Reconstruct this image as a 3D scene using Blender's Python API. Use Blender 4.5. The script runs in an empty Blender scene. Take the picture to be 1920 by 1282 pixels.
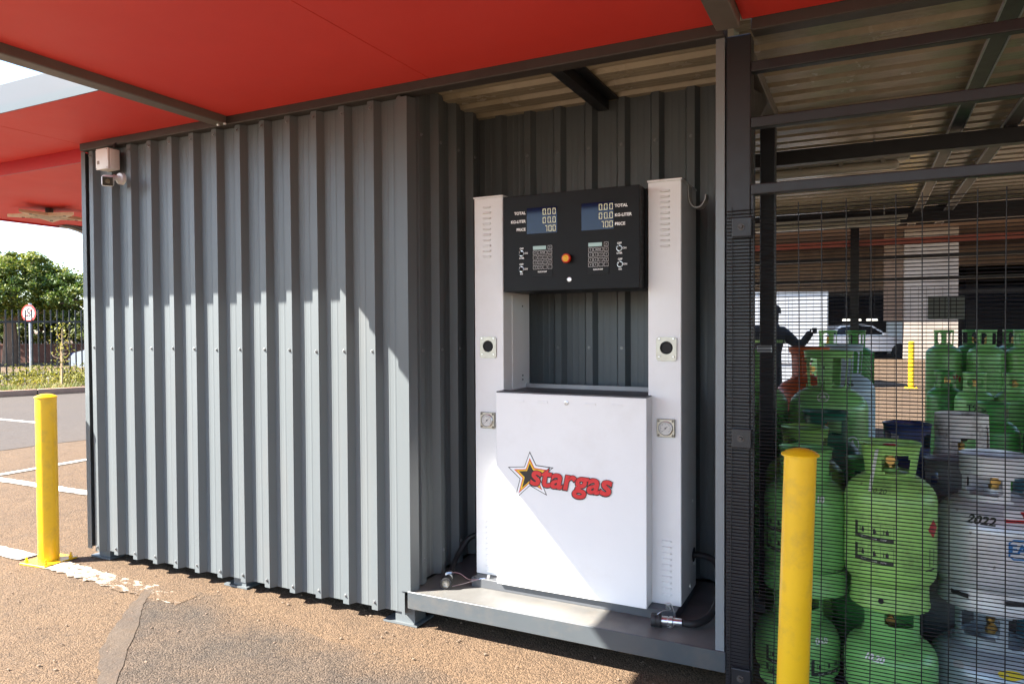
import bpy, bmesh, math, random
from mathutils import Vector, Matrix
random.seed(7)
R = math.radians
scene = bpy.context.scene
col = scene.collection

# ------------------------------------------------------------------ camera
cam_d = bpy.data.cameras.new('camera')
cam = bpy.data.objects.new('camera', cam_d); col.objects.link(cam)
cam_d.sensor_width = 36.0
cam_d.lens = 36.0 * 1338.27 / 1920.0
cam_d.clip_start = 0.05; cam_d.clip_end = 2000
cam.matrix_world = (Matrix.Translation((0, -2.722, 1.40)) @ Matrix.Rotation(0.4584, 4, 'Z')
                    @ Matrix.Rotation(math.pi / 2 - 0.0215, 4, 'X') @ Matrix.Rotation(-0.0053, 4, 'Z'))
scene.camera = cam

# ------------------------------------------------------------------ light
SUN_TRAVEL = Vector((1.38, 1.0, -1.52)).normalized()
to_sun = -SUN_TRAVEL
elev = math.asin(to_sun.z)
azim = math.atan2(to_sun.x, to_sun.y)
world = bpy.data.worlds.new('World'); scene.world = world
world.use_nodes = True
wn = world.node_tree
sky = wn.nodes.new('ShaderNodeTexSky'); sky.sky_type = 'NISHITA'
sky.sun_disc = False; sky.sun_elevation = elev; sky.sun_rotation = azim
sky.altitude = 1200; sky.air_density = 1.0; sky.dust_density = 1.2; sky.ozone_density = 1.0
bg = wn.nodes['Background']; bg.inputs['Strength'].default_value = 0.082
wn.links.new(sky.outputs['Color'], bg.inputs['Color'])
sun_d = bpy.data.lights.new('sun', 'SUN'); sun_d.energy = 5.0; sun_d.angle = R(0.55)
sun_d.color = (1.0, 0.94, 0.86)
sun = bpy.data.objects.new('sun', sun_d); col.objects.link(sun)
sun.rotation_euler = to_sun.to_track_quat('Z', 'Y').to_euler()
sun.location = (-8, -8, 12)
vs = scene.view_settings
vs.view_transform = 'Standard'; vs.look = 'None'; vs.gamma = 1.0; vs.exposure = 2.7
vs.use_curve_mapping = False
scene.render.engine = 'CYCLES'
scene.cycles.max_bounces = 6; scene.cycles.diffuse_bounces = 4; scene.cycles.glossy_bounces = 2
scene.cycles.use_adaptive_sampling = True; scene.cycles.adaptive_threshold = 0.02
scene.cycles.use_denoising = True

# ------------------------------------------------------------------ helpers
def nd(nt, t, **kw):
    n = nt.nodes.new(t)
    for k, v in kw.items():
        if hasattr(n, k): setattr(n, k, v)
        else: n.inputs[k].default_value = v
    return n

MATS = {}
def mat(name, rgb, rough=0.5, metal=0.0, var=0.0, vscale=4.0, bump=0.0, bscale=60.0, spec=0.5,
        rvar=0.0, emit=None, coat=0.0, grime=None, gamt=0.0, gscale=3.0, stretch=None, chips=None):
    if name in MATS: return MATS[name]
    m = bpy.data.materials.new(name); m.use_nodes = True
    nt = m.node_tree; p = nt.nodes['Principled BSDF']
    p.inputs['Base Color'].default_value = (*rgb, 1)
    p.inputs['Roughness'].default_value = rough
    p.inputs['Metallic'].default_value = metal
    p.inputs['Specular IOR Level'].default_value = spec
    if coat: p.inputs['Coat Weight'].default_value = coat; p.inputs['Coat Roughness'].default_value = 0.22 if rough > 0.25 else 0.08
    tc = nd(nt, 'ShaderNodeTexCoord')
    oi = nd(nt, 'ShaderNodeObjectInfo'); va = nd(nt, 'ShaderNodeVectorMath', operation='MULTIPLY_ADD'); va.inputs[1].default_value = (1.7, 1.7, 1.7)
    nt.links.new(oi.outputs['Location'], va.inputs[0]); nt.links.new(tc.outputs['Object'], va.inputs[2]); src = va.outputs[0]
    if stretch:
        mp = nd(nt, 'ShaderNodeMapping'); mp.inputs['Scale'].default_value = stretch
        nt.links.new(src, mp.inputs['Vector']); src = mp.outputs['Vector']
    if var or grime:
        cur = None
        if var:
            n = nd(nt, 'ShaderNodeTexNoise', Scale=vscale, Detail=4.0, Roughness=0.6)
            nt.links.new(src, n.inputs['Vector'])
            mr = nd(nt, 'ShaderNodeMapRange'); mr.inputs[1].default_value = 0.25; mr.inputs[2].default_value = 0.75
            mr.inputs[3].default_value = 1 - var; mr.inputs[4].default_value = 1 + var
            nt.links.new(n.outputs['Fac'], mr.inputs[0])
            mx = nd(nt, 'ShaderNodeMix', data_type='RGBA', blend_type='MULTIPLY'); mx.inputs[0].default_value = 1
            mx.inputs[6].default_value = (*rgb, 1)
            nt.links.new(mr.outputs[0], mx.inputs[7]); cur = mx.outputs[2]
        if grime:
            n2 = nd(nt, 'ShaderNodeTexNoise', Scale=gscale, Detail=5.0, Roughness=0.75)
            nt.links.new(src, n2.inputs['Vector'])
            mr2 = nd(nt, 'ShaderNodeMapRange'); mr2.inputs[1].default_value = 0.5; mr2.inputs[2].default_value = 0.72
            mr2.inputs[3].default_value = 0; mr2.inputs[4].default_value = gamt
            nt.links.new(n2.outputs['Fac'], mr2.inputs[0])
            mx2 = nd(nt, 'ShaderNodeMix', data_type='RGBA')
            mx2.inputs[7].default_value = (*grime, 1)
            if cur: nt.links.new(cur, mx2.inputs[6])
            else: mx2.inputs[6].default_value = (*rgb, 1)
            nt.links.new(mr2.outputs[0], mx2.inputs[0]); cur = mx2.outputs[2]
        if chips:
            for sc_, lo, hi, amt in ((30.0, 0.70, 0.73, 0.7), (110.0, 0.70, 0.73, 0.5)):
                n7 = nd(nt, 'ShaderNodeTexNoise', Scale=sc_, Detail=3.0, Roughness=0.6); nt.links.new(src, n7.inputs['Vector'])
                mr7 = nd(nt, 'ShaderNodeMapRange'); mr7.inputs[1].default_value = lo; mr7.inputs[2].default_value = hi; mr7.inputs[4].default_value = amt
                nt.links.new(n7.outputs['Fac'], mr7.inputs[0])
                mx7 = nd(nt, 'ShaderNodeMix', data_type='RGBA'); mx7.inputs[7].default_value = (*chips, 1)
                nt.links.new(cur, mx7.inputs[6]); nt.links.new(mr7.outputs[0], mx7.inputs[0]); cur = mx7.outputs[2]
        nt.links.new(cur, p.inputs['Base Color'])
    if rvar:
        n3 = nd(nt, 'ShaderNodeTexNoise', Scale=vscale * 2.3, Detail=5.0)
        nt.links.new(src, n3.inputs['Vector'])
        mr3 = nd(nt, 'ShaderNodeMapRange'); mr3.inputs[3].default_value = max(0.03, rough - rvar); mr3.inputs[4].default_value = min(1, rough + rvar)
        nt.links.new(n3.outputs['Fac'], mr3.inputs[0]); nt.links.new(mr3.outputs[0], p.inputs['Roughness'])
    if bump:
        n4 = nd(nt, 'ShaderNodeTexNoise', Scale=bscale, Detail=4.0)
        nt.links.new(src, n4.inputs['Vector'])
        b = nd(nt, 'ShaderNodeBump', Strength=bump, Distance=0.01)
        nt.links.new(n4.outputs['Fac'], b.inputs['Height']); nt.links.new(b.outputs['Normal'], p.inputs['Normal'])
    if emit:
        p.inputs['Emission Color'].default_value = (*rgb, 1); p.inputs['Emission Strength'].default_value = emit
    MATS[name] = m
    return m

def tag(o, label=None, cat=None, group=None, kind=None):
    if label: o['label'] = label
    if cat: o['category'] = cat
    if group: o['group'] = group
    if kind: o['kind'] = kind
    return o

def thing(name, label, cat, loc=(0, 0, 0), rotz=0.0, group=None):
    o = bpy.data.objects.new(name, None); col.objects.link(o)
    o.empty_display_size = 0.1
    o.location = loc; o.rotation_euler = (0, 0, rotz)
    return tag(o, label, cat, group)

def finish(bm, smooth=False, angle=35):
    bmesh.ops.recalc_face_normals(bm, faces=bm.faces[:])
    me = bpy.data.meshes.new('m'); bm.to_mesh(me); bm.free()
    if smooth:
        for p in me.polygons: p.use_smooth = True
        try: me.set_sharp_from_angle(angle=R(angle))
        except Exception: pass
    return me

def link(name, me, material=None, parent=None, loc=(0, 0, 0), rot=(0, 0, 0), world=False):
    """world=True: mesh is in world coordinates and the parent is a thing's Empty"""
    o = bpy.data.objects.new(name, me); col.objects.link(o)
    me.name = name if me.users <= 1 else me.name
    if parent is not None: o.parent = parent
    loc = Vector(loc)
    if world and parent is not None: loc = loc - Vector(parent.location)
    o.location = loc; o.rotation_euler = rot
    if material is not None:
        if len(me.materials) == 0: me.materials.append(material)
        elif me.materials[0] != material:
            o.material_slots[0].link = 'OBJECT'; o.material_slots[0].material = material
    return o

def obj(name, bm, material, parent=None, smooth=False, world=False, loc=(0, 0, 0), rot=(0, 0, 0), angle=35):
    return link(name, finish(bm, smooth, angle), material, parent, loc, rot, world)

def B(): return bmesh.new()

def box(bm, x0, x1, y0, y1, z0, z1, bev=0.0, seg=1):
    r = bmesh.ops.create_cube(bm, size=1.0)
    vs_ = r['verts']
    bmesh.ops.scale(bm, vec=(x1 - x0, y1 - y0, z1 - z0), verts=vs_)
    bmesh.ops.translate(bm, vec=((x0 + x1) / 2, (y0 + y1) / 2, (z0 + z1) / 2), verts=vs_)
    if bev:
        es = list({e for v in vs_ for e in v.link_edges})
        bmesh.ops.bevel(bm, geom=es, offset=bev, segments=seg, affect='EDGES', profile=0.5)
    return bm

def bx(*a, **k): return box(B(), *a, **k)

def cyl(bm, p0, p1, r0, r1=None, n=16, caps=True):
    r1 = r0 if r1 is None else r1
    p0, p1 = Vector(p0), Vector(p1); d = p1 - p0
    q = d.to_track_quat('Z', 'Y').to_matrix()
    a, b = [], []
    for i in range(n):
        t = 2 * math.pi * i / n
        c = Vector((math.cos(t), math.sin(t), 0))
        a.append(bm.verts.new(p0 + q @ (c * r0))); b.append(bm.verts.new(p1 + q @ (c * r1)))
    for i in range(n):
        j = (i + 1) % n
        bm.faces.new((a[i], a[j], b[j], b[i]))
    if caps:
        bm.faces.new(a[::-1]); bm.faces.new(b)
    return bm

def tube(bm, pts, r, n=8, caps=True):
    pts = [Vector(p) for p in pts]
    rs = r if isinstance(r, (list, tuple)) else [r] * len(pts)
    rings = []
    up = None
    for i, p in enumerate(pts):
        t = (pts[min(i + 1, len(pts) - 1)] - pts[max(i - 1, 0)]).normalized()
        if up is None:
            up = Vector((0, 0, 1)) if abs(t.z) < 0.9 else Vector((1, 0, 0))
        s = t.cross(up).normalized(); up = s.cross(t).normalized()
        rings.append([bm.verts.new(p + (s * math.cos(2 * math.pi * k / n) + up * math.sin(2 * math.pi * k / n)) * rs[i]) for k in range(n)])
    for a, b in zip(rings, rings[1:]):
        for k in range(n):
            bm.faces.new((a[k], a[(k + 1) % n], b[(k + 1) % n], b[k]))
    if caps:
        bm.faces.new(rings[0][::-1]); bm.faces.new(rings[-1])
    return bm

def smoothpts(ctrl, k=8):
    c = [Vector(p) for p in ctrl]
    c = [c[0] * 2 - c[1]] + c + [c[-1] * 2 - c[-2]]
    out = []
    for i in range(1, len(c) - 2):
        p0, p1, p2, p3 = c[i - 1], c[i], c[i + 1], c[i + 2]
        for j in range(k):
            t = j / k
            out.append(0.5 * ((2 * p1) + (p2 - p0) * t + (2 * p0 - 5 * p1 + 4 * p2 - p3) * t * t + (3 * p1 - p0 - 3 * p2 + p3) * t ** 3))
    out.append(c[-2])
    return out

def lathe(bm, prof, n=32, closed=False):
    rings = []
    for r, z in prof:
        if r < 1e-5: rings.append([bm.verts.new((0, 0, z))])
        else: rings.append([bm.verts.new((r * math.sin(2 * math.pi * k / n), -r * math.cos(2 * math.pi * k / n), z)) for k in range(n)])
    prs = list(zip(rings, rings[1:]))
    if closed: prs.append((rings[-1], rings[0]))
    for a, b in prs:
        for k in range(n):
            k2 = (k + 1) % n
            if len(a) == 1 and len(b) == 1: continue
            if len(a) == 1: bm.faces.new((a[0], b[k], b[k2]))
            elif len(b) == 1: bm.faces.new((a[k], a[k2], b[0]))
            else: bm.faces.new((a[k], a[k2], b[k2], b[k]))
    return bm

def prism(bm, pts, d, frm='xz'):
    """pts 2D polygon extruded; frm 'xz' -> along +y by (d0,d1)"""
    d0, d1 = d
    def mk(p, e):
        return {'xz': (p[0], e, p[1]), 'yz': (e, p[0], p[1]), 'xy': (p[0], p[1], e)}[frm]
    a = [bm.verts.new(mk(p, d0)) for p in pts]; b = [bm.verts.new(mk(p, d1)) for p in pts]
    n = len(pts)
    for i in range(n): bm.faces.new((a[i], a[(i + 1) % n], b[(i + 1) % n], b[i]))
    bm.faces.new(a[::-1]); bm.faces.new(b)
    return bm

def text2d(s, size, bold=0.0, shear=0.0, align='CENTER', space=1.0):
    """flat text outline as (verts2d, faces) using the built-in font"""
    cu = bpy.data.curves.new('t', 'FONT'); cu.body = s; cu.size = size; cu.offset = bold; cu.shear = shear
    cu.align_x = align; cu.align_y = 'CENTER'; cu.resolution_u = 5; cu.space_character = space
    o = bpy.data.objects.new('t', cu); col.objects.link(o)
    dg = bpy.context.evaluated_depsgraph_get()
    me = bpy.data.meshes.new_from_object(o.evaluated_get(dg))
    vv = [(v.co.x, v.co.y) for v in me.vertices]; ff = [tuple(p.vertices) for p in me.polygons]
    bpy.data.objects.remove(o); bpy.data.curves.remove(cu); bpy.data.meshes.remove(me)
    return vv, ff

def flat(name, vv, ff, material, parent, fn, world=False):
    me = bpy.data.meshes.new(name)
    me.from_pydata([fn(*v) for v in vv], [], ff); me.update()
    return link(name, me, material, parent, world=world)

def rects(rs):
    vv, ff = [], []
    for (a, b, c, d) in rs:
        k = len(vv); vv += [(a, c), (b, c), (b, d), (a, d)]; ff.append((k, k + 1, k + 2, k + 3))
    return vv, ff

# ------------------------------------------------------------------ materials
M_sheet = mat('grey_cladding_paint', (0.103, 0.117, 0.123), 0.40, spec=0.4, var=0.07, vscale=2.2, rvar=0.08, bump=0.04, bscale=7.0,
              grime=(0.17, 0.14, 0.11), gamt=0.16, gscale=1.7, stretch=(1, 1, 0.25))
M_sheet_dark = M_sheet
M_frame = mat('charcoal_steel_paint', (0.048, 0.041, 0.037), 0.5, var=0.18, vscale=6, rvar=0.12, bump=0.05, bscale=90, grime=(0.09, 0.075, 0.065), gamt=0.25, gscale=9)
M_frame2 = mat('dark_gate_steel_paint', (0.0125, 0.0128, 0.016), 0.42, var=0.12, vscale=8, rvar=0.1, bump=0.04, bscale=120)
M_beamwarm = mat('taupe_steel_paint', (0.145, 0.125, 0.105), 0.5, var=0.12, vscale=7, rvar=0.1)
M_red = mat('red_soffit_paint', (0.68, 0.045, 0.031), 0.55, var=0.06, vscale=1.3, bump=0.05, bscale=2.5, rvar=0.1)
M_crimson = mat('crimson_fascia_paint', (0.45, 0.008, 0.018), 0.35, var=0.05)
M_cream = mat('cream_roof_sheet', (0.42, 0.36, 0.25), 0.24, var=0.14, vscale=3, rvar=0.12, grime=(0.13, 0.12, 0.07), gamt=0.4, gscale=2.2)
M_white = mat('white_powder_coat', (0.79, 0.79, 0.78), 0.35, var=0.025, vscale=3, rvar=0.07, grime=(0.52, 0.46, 0.39), gamt=0.13, gscale=3.5)
M_white2 = mat('white_plastic', (0.78, 0.75, 0.71), 0.45, var=0.04, vscale=8)
M_black = mat('black_powder_coat', (0.0085, 0.009, 0.0098), 0.45, spec=0.16, var=0.12, vscale=20, bump=0.05, bscale=400)
M_blackp = mat('black_rubber', (0.014, 0.014, 0.015), 0.55, var=0.2, vscale=15)
M_floor = mat('checker_floor_paint', (0.115, 0.114, 0.108), 0.42, var=0.18, vscale=6, rvar=0.15, grime=(0.17, 0.148, 0.118), gamt=0.6, gscale=4)
M_plinth = mat('dark_grey_plinth_paint', (0.07, 0.075, 0.082), 0.45, var=0.1)
M_steel = mat('brushed_stainless', (0.42, 0.40, 0.35), 0.4, metal=1.0, var=0.1, vscale=30, rvar=0.1)
M_zinc = mat('zinc_plated_steel', (0.66, 0.66, 0.66), 0.3, metal=1.0, var=0.12, vscale=40)
M_dark = mat('dark_recess', (0.008, 0.008, 0.009), 0.7)
M_print = mat('white_print', (0.82, 0.82, 0.80), 0.5)
M_yellow = mat('yellow_bollard_paint', (0.74, 0.44, 0.008), 0.36, var=0.06, vscale=5, rvar=0.1, bump=0.05, bscale=25, grime=(0.40, 0.25, 0.05), gamt=0.5, gscale=9)
M_lcd = mat('lcd_glass', (0.006, 0.010, 0.040), 0.05, spec=0.28)
M_seg = mat('lcd_segment', (0.82, 0.82, 0.55), 0.5, emit=0.0)
M_pad = mat('keypad_membrane', (0.009, 0.009, 0.0095), 0.4, spec=0.15)
M_padlcd = mat('keypad_display', (0.30, 0.42, 0.36), 0.15)
M_redk = mat('red_plastic', (0.62, 0.035, 0.012), 0.35)
M_yelk = mat('yellow_plastic', (0.75, 0.42, 0.02), 0.4)
M_lred = mat('logo_red', (0.62, 0.020, 0.022), 0.45)
M_lblk = mat('logo_black', (0.018, 0.014, 0.012), 0.5)
M_lyel = mat('logo_yellow', (0.85, 0.52, 0.02), 0.5)
M_lwht = mat('logo_white', (0.82, 0.82, 0.82), 0.45)
M_brass = mat('brass_valve', (0.55, 0.36, 0.12), 0.35, metal=1.0, var=0.2, vscale=40)
M_wire = mat('black_mesh_wire', (0.013, 0.0135, 0.015), 0.5, spec=0.3, var=0.2, vscale=30)
M_conc = mat('weathered_concrete', (0.26, 0.22, 0.185), 0.85, var=0.22, vscale=1.2, bump=0.2, bscale=18, grime=(0.16, 0.13, 0.11), gamt=0.6, gscale=0.8)
M_pale = mat('pale_blue_grey_fascia', (0.041, 0.049, 0.048), 0.4, var=0.05, vscale=1.2, bump=0.04, bscale=3)
M_paint = mat('road_marking_paint', (0.42, 0.39, 0.35), 0.6, var=0.12, vscale=14, bump=0.3, bscale=220, grime=(0.14, 0.095, 0.06), gamt=0.8, gscale=12)
M_galv = mat('galvanised_steel', (0.45, 0.46, 0.47), 0.45, metal=0.7, var=0.15, vscale=12)
M_glass = mat('dark_window_glass', (0.015, 0.018, 0.020), 0.05, spec=0.8)
M_tyre = mat('tyre_rubber', (0.02, 0.02, 0.02), 0.8)
M_bark = mat('tree_bark', (0.16, 0.10, 0.065), 0.9, var=0.3, vscale=6, bump=0.6, bscale=14)

def greenm(name, rgb, dirt=0.3, rough=0.32):
    return mat(name, rgb, rough, var=0.09, vscale=5, rvar=0.12, bump=0.10, bscale=9, grime=(0.045, 0.05, 0.03), gamt=dirt, gscale=11, chips=(0.05, 0.045, 0.03))
G_light = greenm('lime_green_cylinder_paint', (0.30, 0.57, 0.14), 0.5, 0.38)
G_mid = greenm('green_cylinder_paint', (0.195, 0.48, 0.14), 0.28)
G_deep = greenm('deep_green_cylinder_paint', (0.06, 0.27, 0.055), 0.22)
G_dark = greenm('dark_teal_green_paint', (0.012, 0.115, 0.065), 0.2)
G_olive = greenm('olive_green_paint', (0.20, 0.38, 0.075), 0.35)
C_silver = mat('silver_cylinder_paint', (0.56, 0.58, 0.60), 0.36, metal=0.3, var=0.08, vscale=6, rvar=0.1, grime=(0.20, 0.19, 0.17), gamt=0.4, gscale=9, chips=(0.16, 0.13, 0.11), bump=0.1, bscale=8)
C_steelblue = mat('blue_grey_cylinder_paint', (0.37, 0.44, 0.48), 0.34, metal=0.3, var=0.08, vscale=6, rvar=0.1, grime=(0.10, 0.10, 0.10), gamt=0.35, gscale=9)
C_white = mat('scuffed_white_cylinder_paint', (0.60, 0.58, 0.53), 0.45, chips=(0.12, 0.07, 0.04), var=0.08, vscale=8, grime=(0.10, 0.07, 0.05), gamt=0.7, gscale=13)
C_grey = mat('dusty_grey_cylinder_paint', (0.36, 0.36, 0.36), 0.45, var=0.1, vscale=8, grime=(0.14, 0.12, 0.10), gamt=0.5, gscale=9)
C_navy = mat('navy_cylinder_paint', (0.010, 0.025, 0.10), 0.32, var=0.12, vscale=7, grime=(0.03, 0.03, 0.03), gamt=0.3, gscale=12)
C_sky = mat('light_blue_cylinder_paint', (0.11, 0.32, 0.42), 0.4, var=0.1, vscale=7, grime=(0.08, 0.10, 0.10), gamt=0.4, gscale=9)
C_palebl = mat('pale_blue_cylinder_paint', (0.33, 0.45, 0.52), 0.4, var=0.08, vscale=7)
C_orange = mat('orange_cylinder_paint', (0.50, 0.085, 0.022), 0.4, var=0.12, vscale=7, grime=(0.12, 0.03, 0.02), gamt=0.4, gscale=8)
L_blk = mat('label_black', (0.016, 0.018, 0.014), 0.55, grime=(0.12, 0.2, 0.06), gamt=0.7, gscale=60)
L_red = mat('label_red', (0.42, 0.020, 0.020), 0.5, grime=(0.06, 0.02, 0.02), gamt=0.7, gscale=40)
L_wht = mat('label_white', (0.70, 0.70, 0.68), 0.5)
L_blue = mat('label_blue', (0.02, 0.13, 0.32), 0.5)
L_yel = mat('label_yellow', (0.55, 0.44, 0.02), 0.5)

def ground_mat(name, c1, c2, c3, scale=1.0, spk=0.35, bump=0.5, dust=None, paint=None):
    m = bpy.data.materials.new(name); m.use_nodes = True
    nt = m.node_tree; p = nt.nodes['Principled BSDF']; p.inputs['Roughness'].default_value = 0.92
    p.inputs['Specular IOR Level'].default_value = 0.25
    tc = nd(nt, 'ShaderNodeTexCoord')
    def noise(s, d=4, r=0.6):
        n = nd(nt, 'ShaderNodeTexNoise', Scale=s, Detail=d, Roughness=r); nt.links.new(tc.outputs['Object'], n.inputs['Vector']); return n
    def mixc(f, a, b):
        x = nd(nt, 'ShaderNodeMix', data_type='RGBA')
        nt.links.new(f, x.inputs[0])
        for s, i in ((a, 6), (b, 7)):
            if isinstance(s, tuple): x.inputs[i].default_value = (*s, 1)
            else: nt.links.new(s, x.inputs[i])
        return x.outputs[2]
    def ramp(src, a, b, lo=0.0, hi=1.0):
        r = nd(nt, 'ShaderNodeMapRange'); r.inputs[1].default_value = a; r.inputs[2].default_value = b
        r.inputs[3].default_value = lo; r.inputs[4].default_value = hi
        nt.links.new(src, r.inputs[0]); return r.outputs[0]
    big = noise(1.1 * scale, 5, 0.62); mid = noise(6 * scale, 5, 0.65)
    c = mixc(ramp(big.outputs['Fac'], 0.38, 0.64), c1, c2)
    c = mixc(ramp(mid.outputs['Fac'], 0.5, 0.75, 0, 0.55), c, c3)
    if dust:
        sx = nd(nt, 'ShaderNodeSeparateXYZ'); nt.links.new(tc.outputs['Object'], sx.inputs[0])
        m1 = nd(nt, 'ShaderNodeMath', operation='MULTIPLY_ADD'); m1.inputs[1].default_value = 1.6; m1.inputs[2].default_value = 0.75
        nt.links.new(sx.outputs['Y'], m1.inputs[0])
        m2 = nd(nt, 'ShaderNodeMath', operation='MULTIPLY_ADD'); m2.inputs[1].default_value = 0.12; nt.links.new(sx.outputs['X'], m2.inputs[0]); nt.links.new(m1.outputs[0], m2.inputs[2])
        nb = noise(2.6, 8, 0.7); m3 = nd(nt, 'ShaderNodeMath', operation='ADD'); nt.links.new(nb.outputs['Fac'], m3.inputs[0]); nt.links.new(m2.outputs[0], m3.inputs[1])
        c = mixc(ramp(m3.outputs[0], 0.30, 0.75), c, dust)
    vo = nd(nt, 'ShaderNodeTexVoronoi', Scale=150.0); nt.links.new(tc.outputs['Object'], vo.inputs['Vector'])
    sep = nd(nt, 'ShaderNodeSeparateColor'); nt.links.new(vo.outputs['Color'], sep.inputs[0])
    val = ramp(sep.outputs[0], 0, 1, 1 - spk, 1 + spk)
    mul = nd(nt, 'ShaderNodeMix', data_type='RGBA', blend_type='MULTIPLY'); mul.inputs[0].default_value = 1
    nt.links.new(c, mul.inputs[6]); nt.links.new(val, mul.inputs[7]); c = mul.outputs[2]
    fine = noise(420, 2, 0.5)
    c = mixc(ramp(fine.outputs['Fac'], 0.66, 0.74, 0, 0.6), c, (0.17, 0.13, 0.095))
    if paint:
        sx = nd(nt, 'ShaderNodeSeparateXYZ'); nt.links.new(tc.outputs['Object'], sx.inputs[0])
        fade = ramp(sx.outputs['X'], -4.35, -3.15, 0.17, -0.06)
        mp_ = nd(nt, 'ShaderNodeMapping'); mp_.inputs['Scale'].default_value = (0.55, 1.0, 1.0); nt.links.new(tc.outputs['Object'], mp_.inputs['Vector'])
        pn = nd(nt, 'ShaderNodeTexNoise', Scale=24.0, Detail=6.0, Roughness=0.72); nt.links.new(mp_.outputs[0], pn.inputs['Vector'])
        pa = nd(nt, 'ShaderNodeMath', operation='ADD'); nt.links.new(pn.outputs['Fac'], pa.inputs[0]); nt.links.new(fade, pa.inputs[1])
        c = mixc(ramp(pa.outputs[0], 0.53, 0.58, 0, 0.92), c, paint)
    nt.links.new(c, p.inputs['Base Color'])
    # pebbly relief
    b1 = nd(nt, 'ShaderNodeBump', Strength=bump, Distance=0.006); nt.links.new(vo.outputs['Distance'], b1.inputs['Height']); b1.invert = True
    b2 = nd(nt, 'ShaderNodeBump', Strength=bump * 0.9, Distance=0.004)
    n5 = noise(170, 3, 0.6); nt.links.new(n5.outputs['Fac'], b2.inputs['Height']); nt.links.new(b1.outputs['Normal'], b2.inputs['Normal'])
    b3 = nd(nt, 'ShaderNodeBump', Strength=0.5, Distance=0.03)
    n6 = noise(5, 5, 0.6); nt.links.new(n6.outputs['Fac'], b3.inputs['Height']); nt.links.new(b2.outputs['Normal'], b3.inputs['Normal'])
    nt.links.new(b3.outputs['Normal'], p.inputs['Normal'])
    return m
M_ground = ground_mat('dusty_asphalt', (0.104, 0.068, 0.040), (0.092, 0.061, 0.037), (0.068, 0.048, 0.033), 1.0, 0.42, 0.7)
M_patch = ground_mat('dark_patched_asphalt', (0.048, 0.039, 0.031), (0.074, 0.053, 0.037), (0.036, 0.030, 0.026), 1.5, 0.5, 0.8, dust=(0.100, 0.065, 0.038))
M_road = ground_mat('grey_road_asphalt', (0.062, 0.051, 0.043), (0.056, 0.047, 0.041), (0.065, 0.049, 0.037), 0.4, 0.2, 0.3)
M_cfloor = ground_mat('cage_floor_concrete', (0.11, 0.095, 0.085), (0.09, 0.08, 0.07), (0.075, 0.065, 0.06), 0.8, 0.2, 0.3)
M_soil = ground_mat('mulch_soil', (0.10, 0.055, 0.034), (0.13, 0.085, 0.05), (0.06, 0.035, 0.024), 3.0, 0.5, 1.0)

# ------------------------------------------------------------------ ground
def sheet(name, poly, z, material, kind='structure', label=None):
    bm = B(); bm.faces.new([bm.verts.new((x, y, z)) for x, y in poly])
    o = obj(name, bm, material); tag(o, label, None, None, kind); return o
g = B()
bmesh.ops.create_grid(g, x_segments=4, y_segments=4, size=400)
gr = obj('ground', g, M_ground); tag(gr, 'sunlit dusty reddish tarmac yard around the kiosk', kind='structure')
sheet('road', [(-9.3, 2.1), (-16.5, 4.4), (-45, -50), (-20, -60), (-11, -4)][:0] or [(-10.2, -30), (-8.9, 2.5), (-7.2, 9), (-4, 30), (-13, 32), (-15.0, 7.7), (-16.15, 5.25), (-30, -30)], 0.004, M_road, label='grey access road running past the kiosk')
# dark re-laid patch in front of the kiosk, irregular edge
random.seed(3)
edge = [(-3.40, -0.20), (-3.30, -0.33), (-3.09, -0.52), (-2.90, -0.71), (-2.66, -0.93), (-2.45, -1.2), (-2.2, -1.7), (-1.6, -2.1), (-0.9, -1.9), (-0.75, -1.2), (-0.95, -0.65),
        (-1.30, -0.33), (-1.75, -0.24), (-2.1, -0.26), (-2.45, -0.19), (-2.8, -0.10), (-3.1, 0.0), (-3.25, -0.09)]
pts = []
for i, (a, b) in enumerate(edge):
    c, d = edge[(i + 1) % len(edge)]
    for k in range(5):
        t = k / 5
        pts.append((a + (c - a) * t + random.uniform(-0.012, 0.012), b + (d - b) * t + random.uniform(-0.012, 0.012)))
sheet('asphalt_patch', pts, 0.004, M_patch, label='darker re-laid asphalt patch in front of the kiosk')
random.seed(4); strip = []
base = [(-3.44, -0.20), (-3.30, -0.36), (-3.09, -0.54), (-2.90, -0.73), (-2.66, -0.95), (-2.45, -1.22), (-2.2, -1.72)]
lft, rgt = [], []
for (a, b), (c, d) in zip(base, base[1:]):
    for k in range(6):
        t = k / 6; x = a + (c - a) * t; y = b + (d - b) * t
        w_ = 0.035 + 0.03 * math.sin(y * 7) + random.uniform(-0.008, 0.008)
        rgt.append((x + 0.035 + random.uniform(-0.006, 0.006), y + 0.022)); lft.append((x - w_, y - w_ * 0.55 + random.uniform(-0.006, 0.006)))
sheet('screed_strip', lft + rgt[::-1], 0.0065, ground_mat('grey_screed', (0.074, 0.056, 0.041), (0.060, 0.047, 0.037), (0.085, 0.056, 0.034), 2.5, 0.18, 0.25), label='smooth grey screed strip along the edge of the dark patch')
def line(name, x0, x1, y0, y1, z=0.008, label=None):
    random.seed(int(abs(x0 * 100)))
    n = max(6, int(max(x1 - x0, y1 - y0) / 0.05)); p1, p2 = [], []
    for i in range(n + 1):
        t = i / n; j = random.uniform(-0.006, 0.006); j2 = random.uniform(-0.006, 0.006)
        if x1 - x0 > y1 - y0:
            p1.append((x0 + (x1 - x0) * t, y0 + j)); p2.append((x0 + (x1 - x0) * t, y1 + j2))
        else:
            p1.append((x0 + j, y0 + (y1 - y0) * t)); p2.append((x1 + j2, y0 + (y1 - y0) * t))
    return sheet(name, p1 + p2[::-1], z, M_paint, label=label)
line('parking_line', -7.49, -7.39, 1.05, 6.0, label='white parking line running away from the camera')
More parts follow.
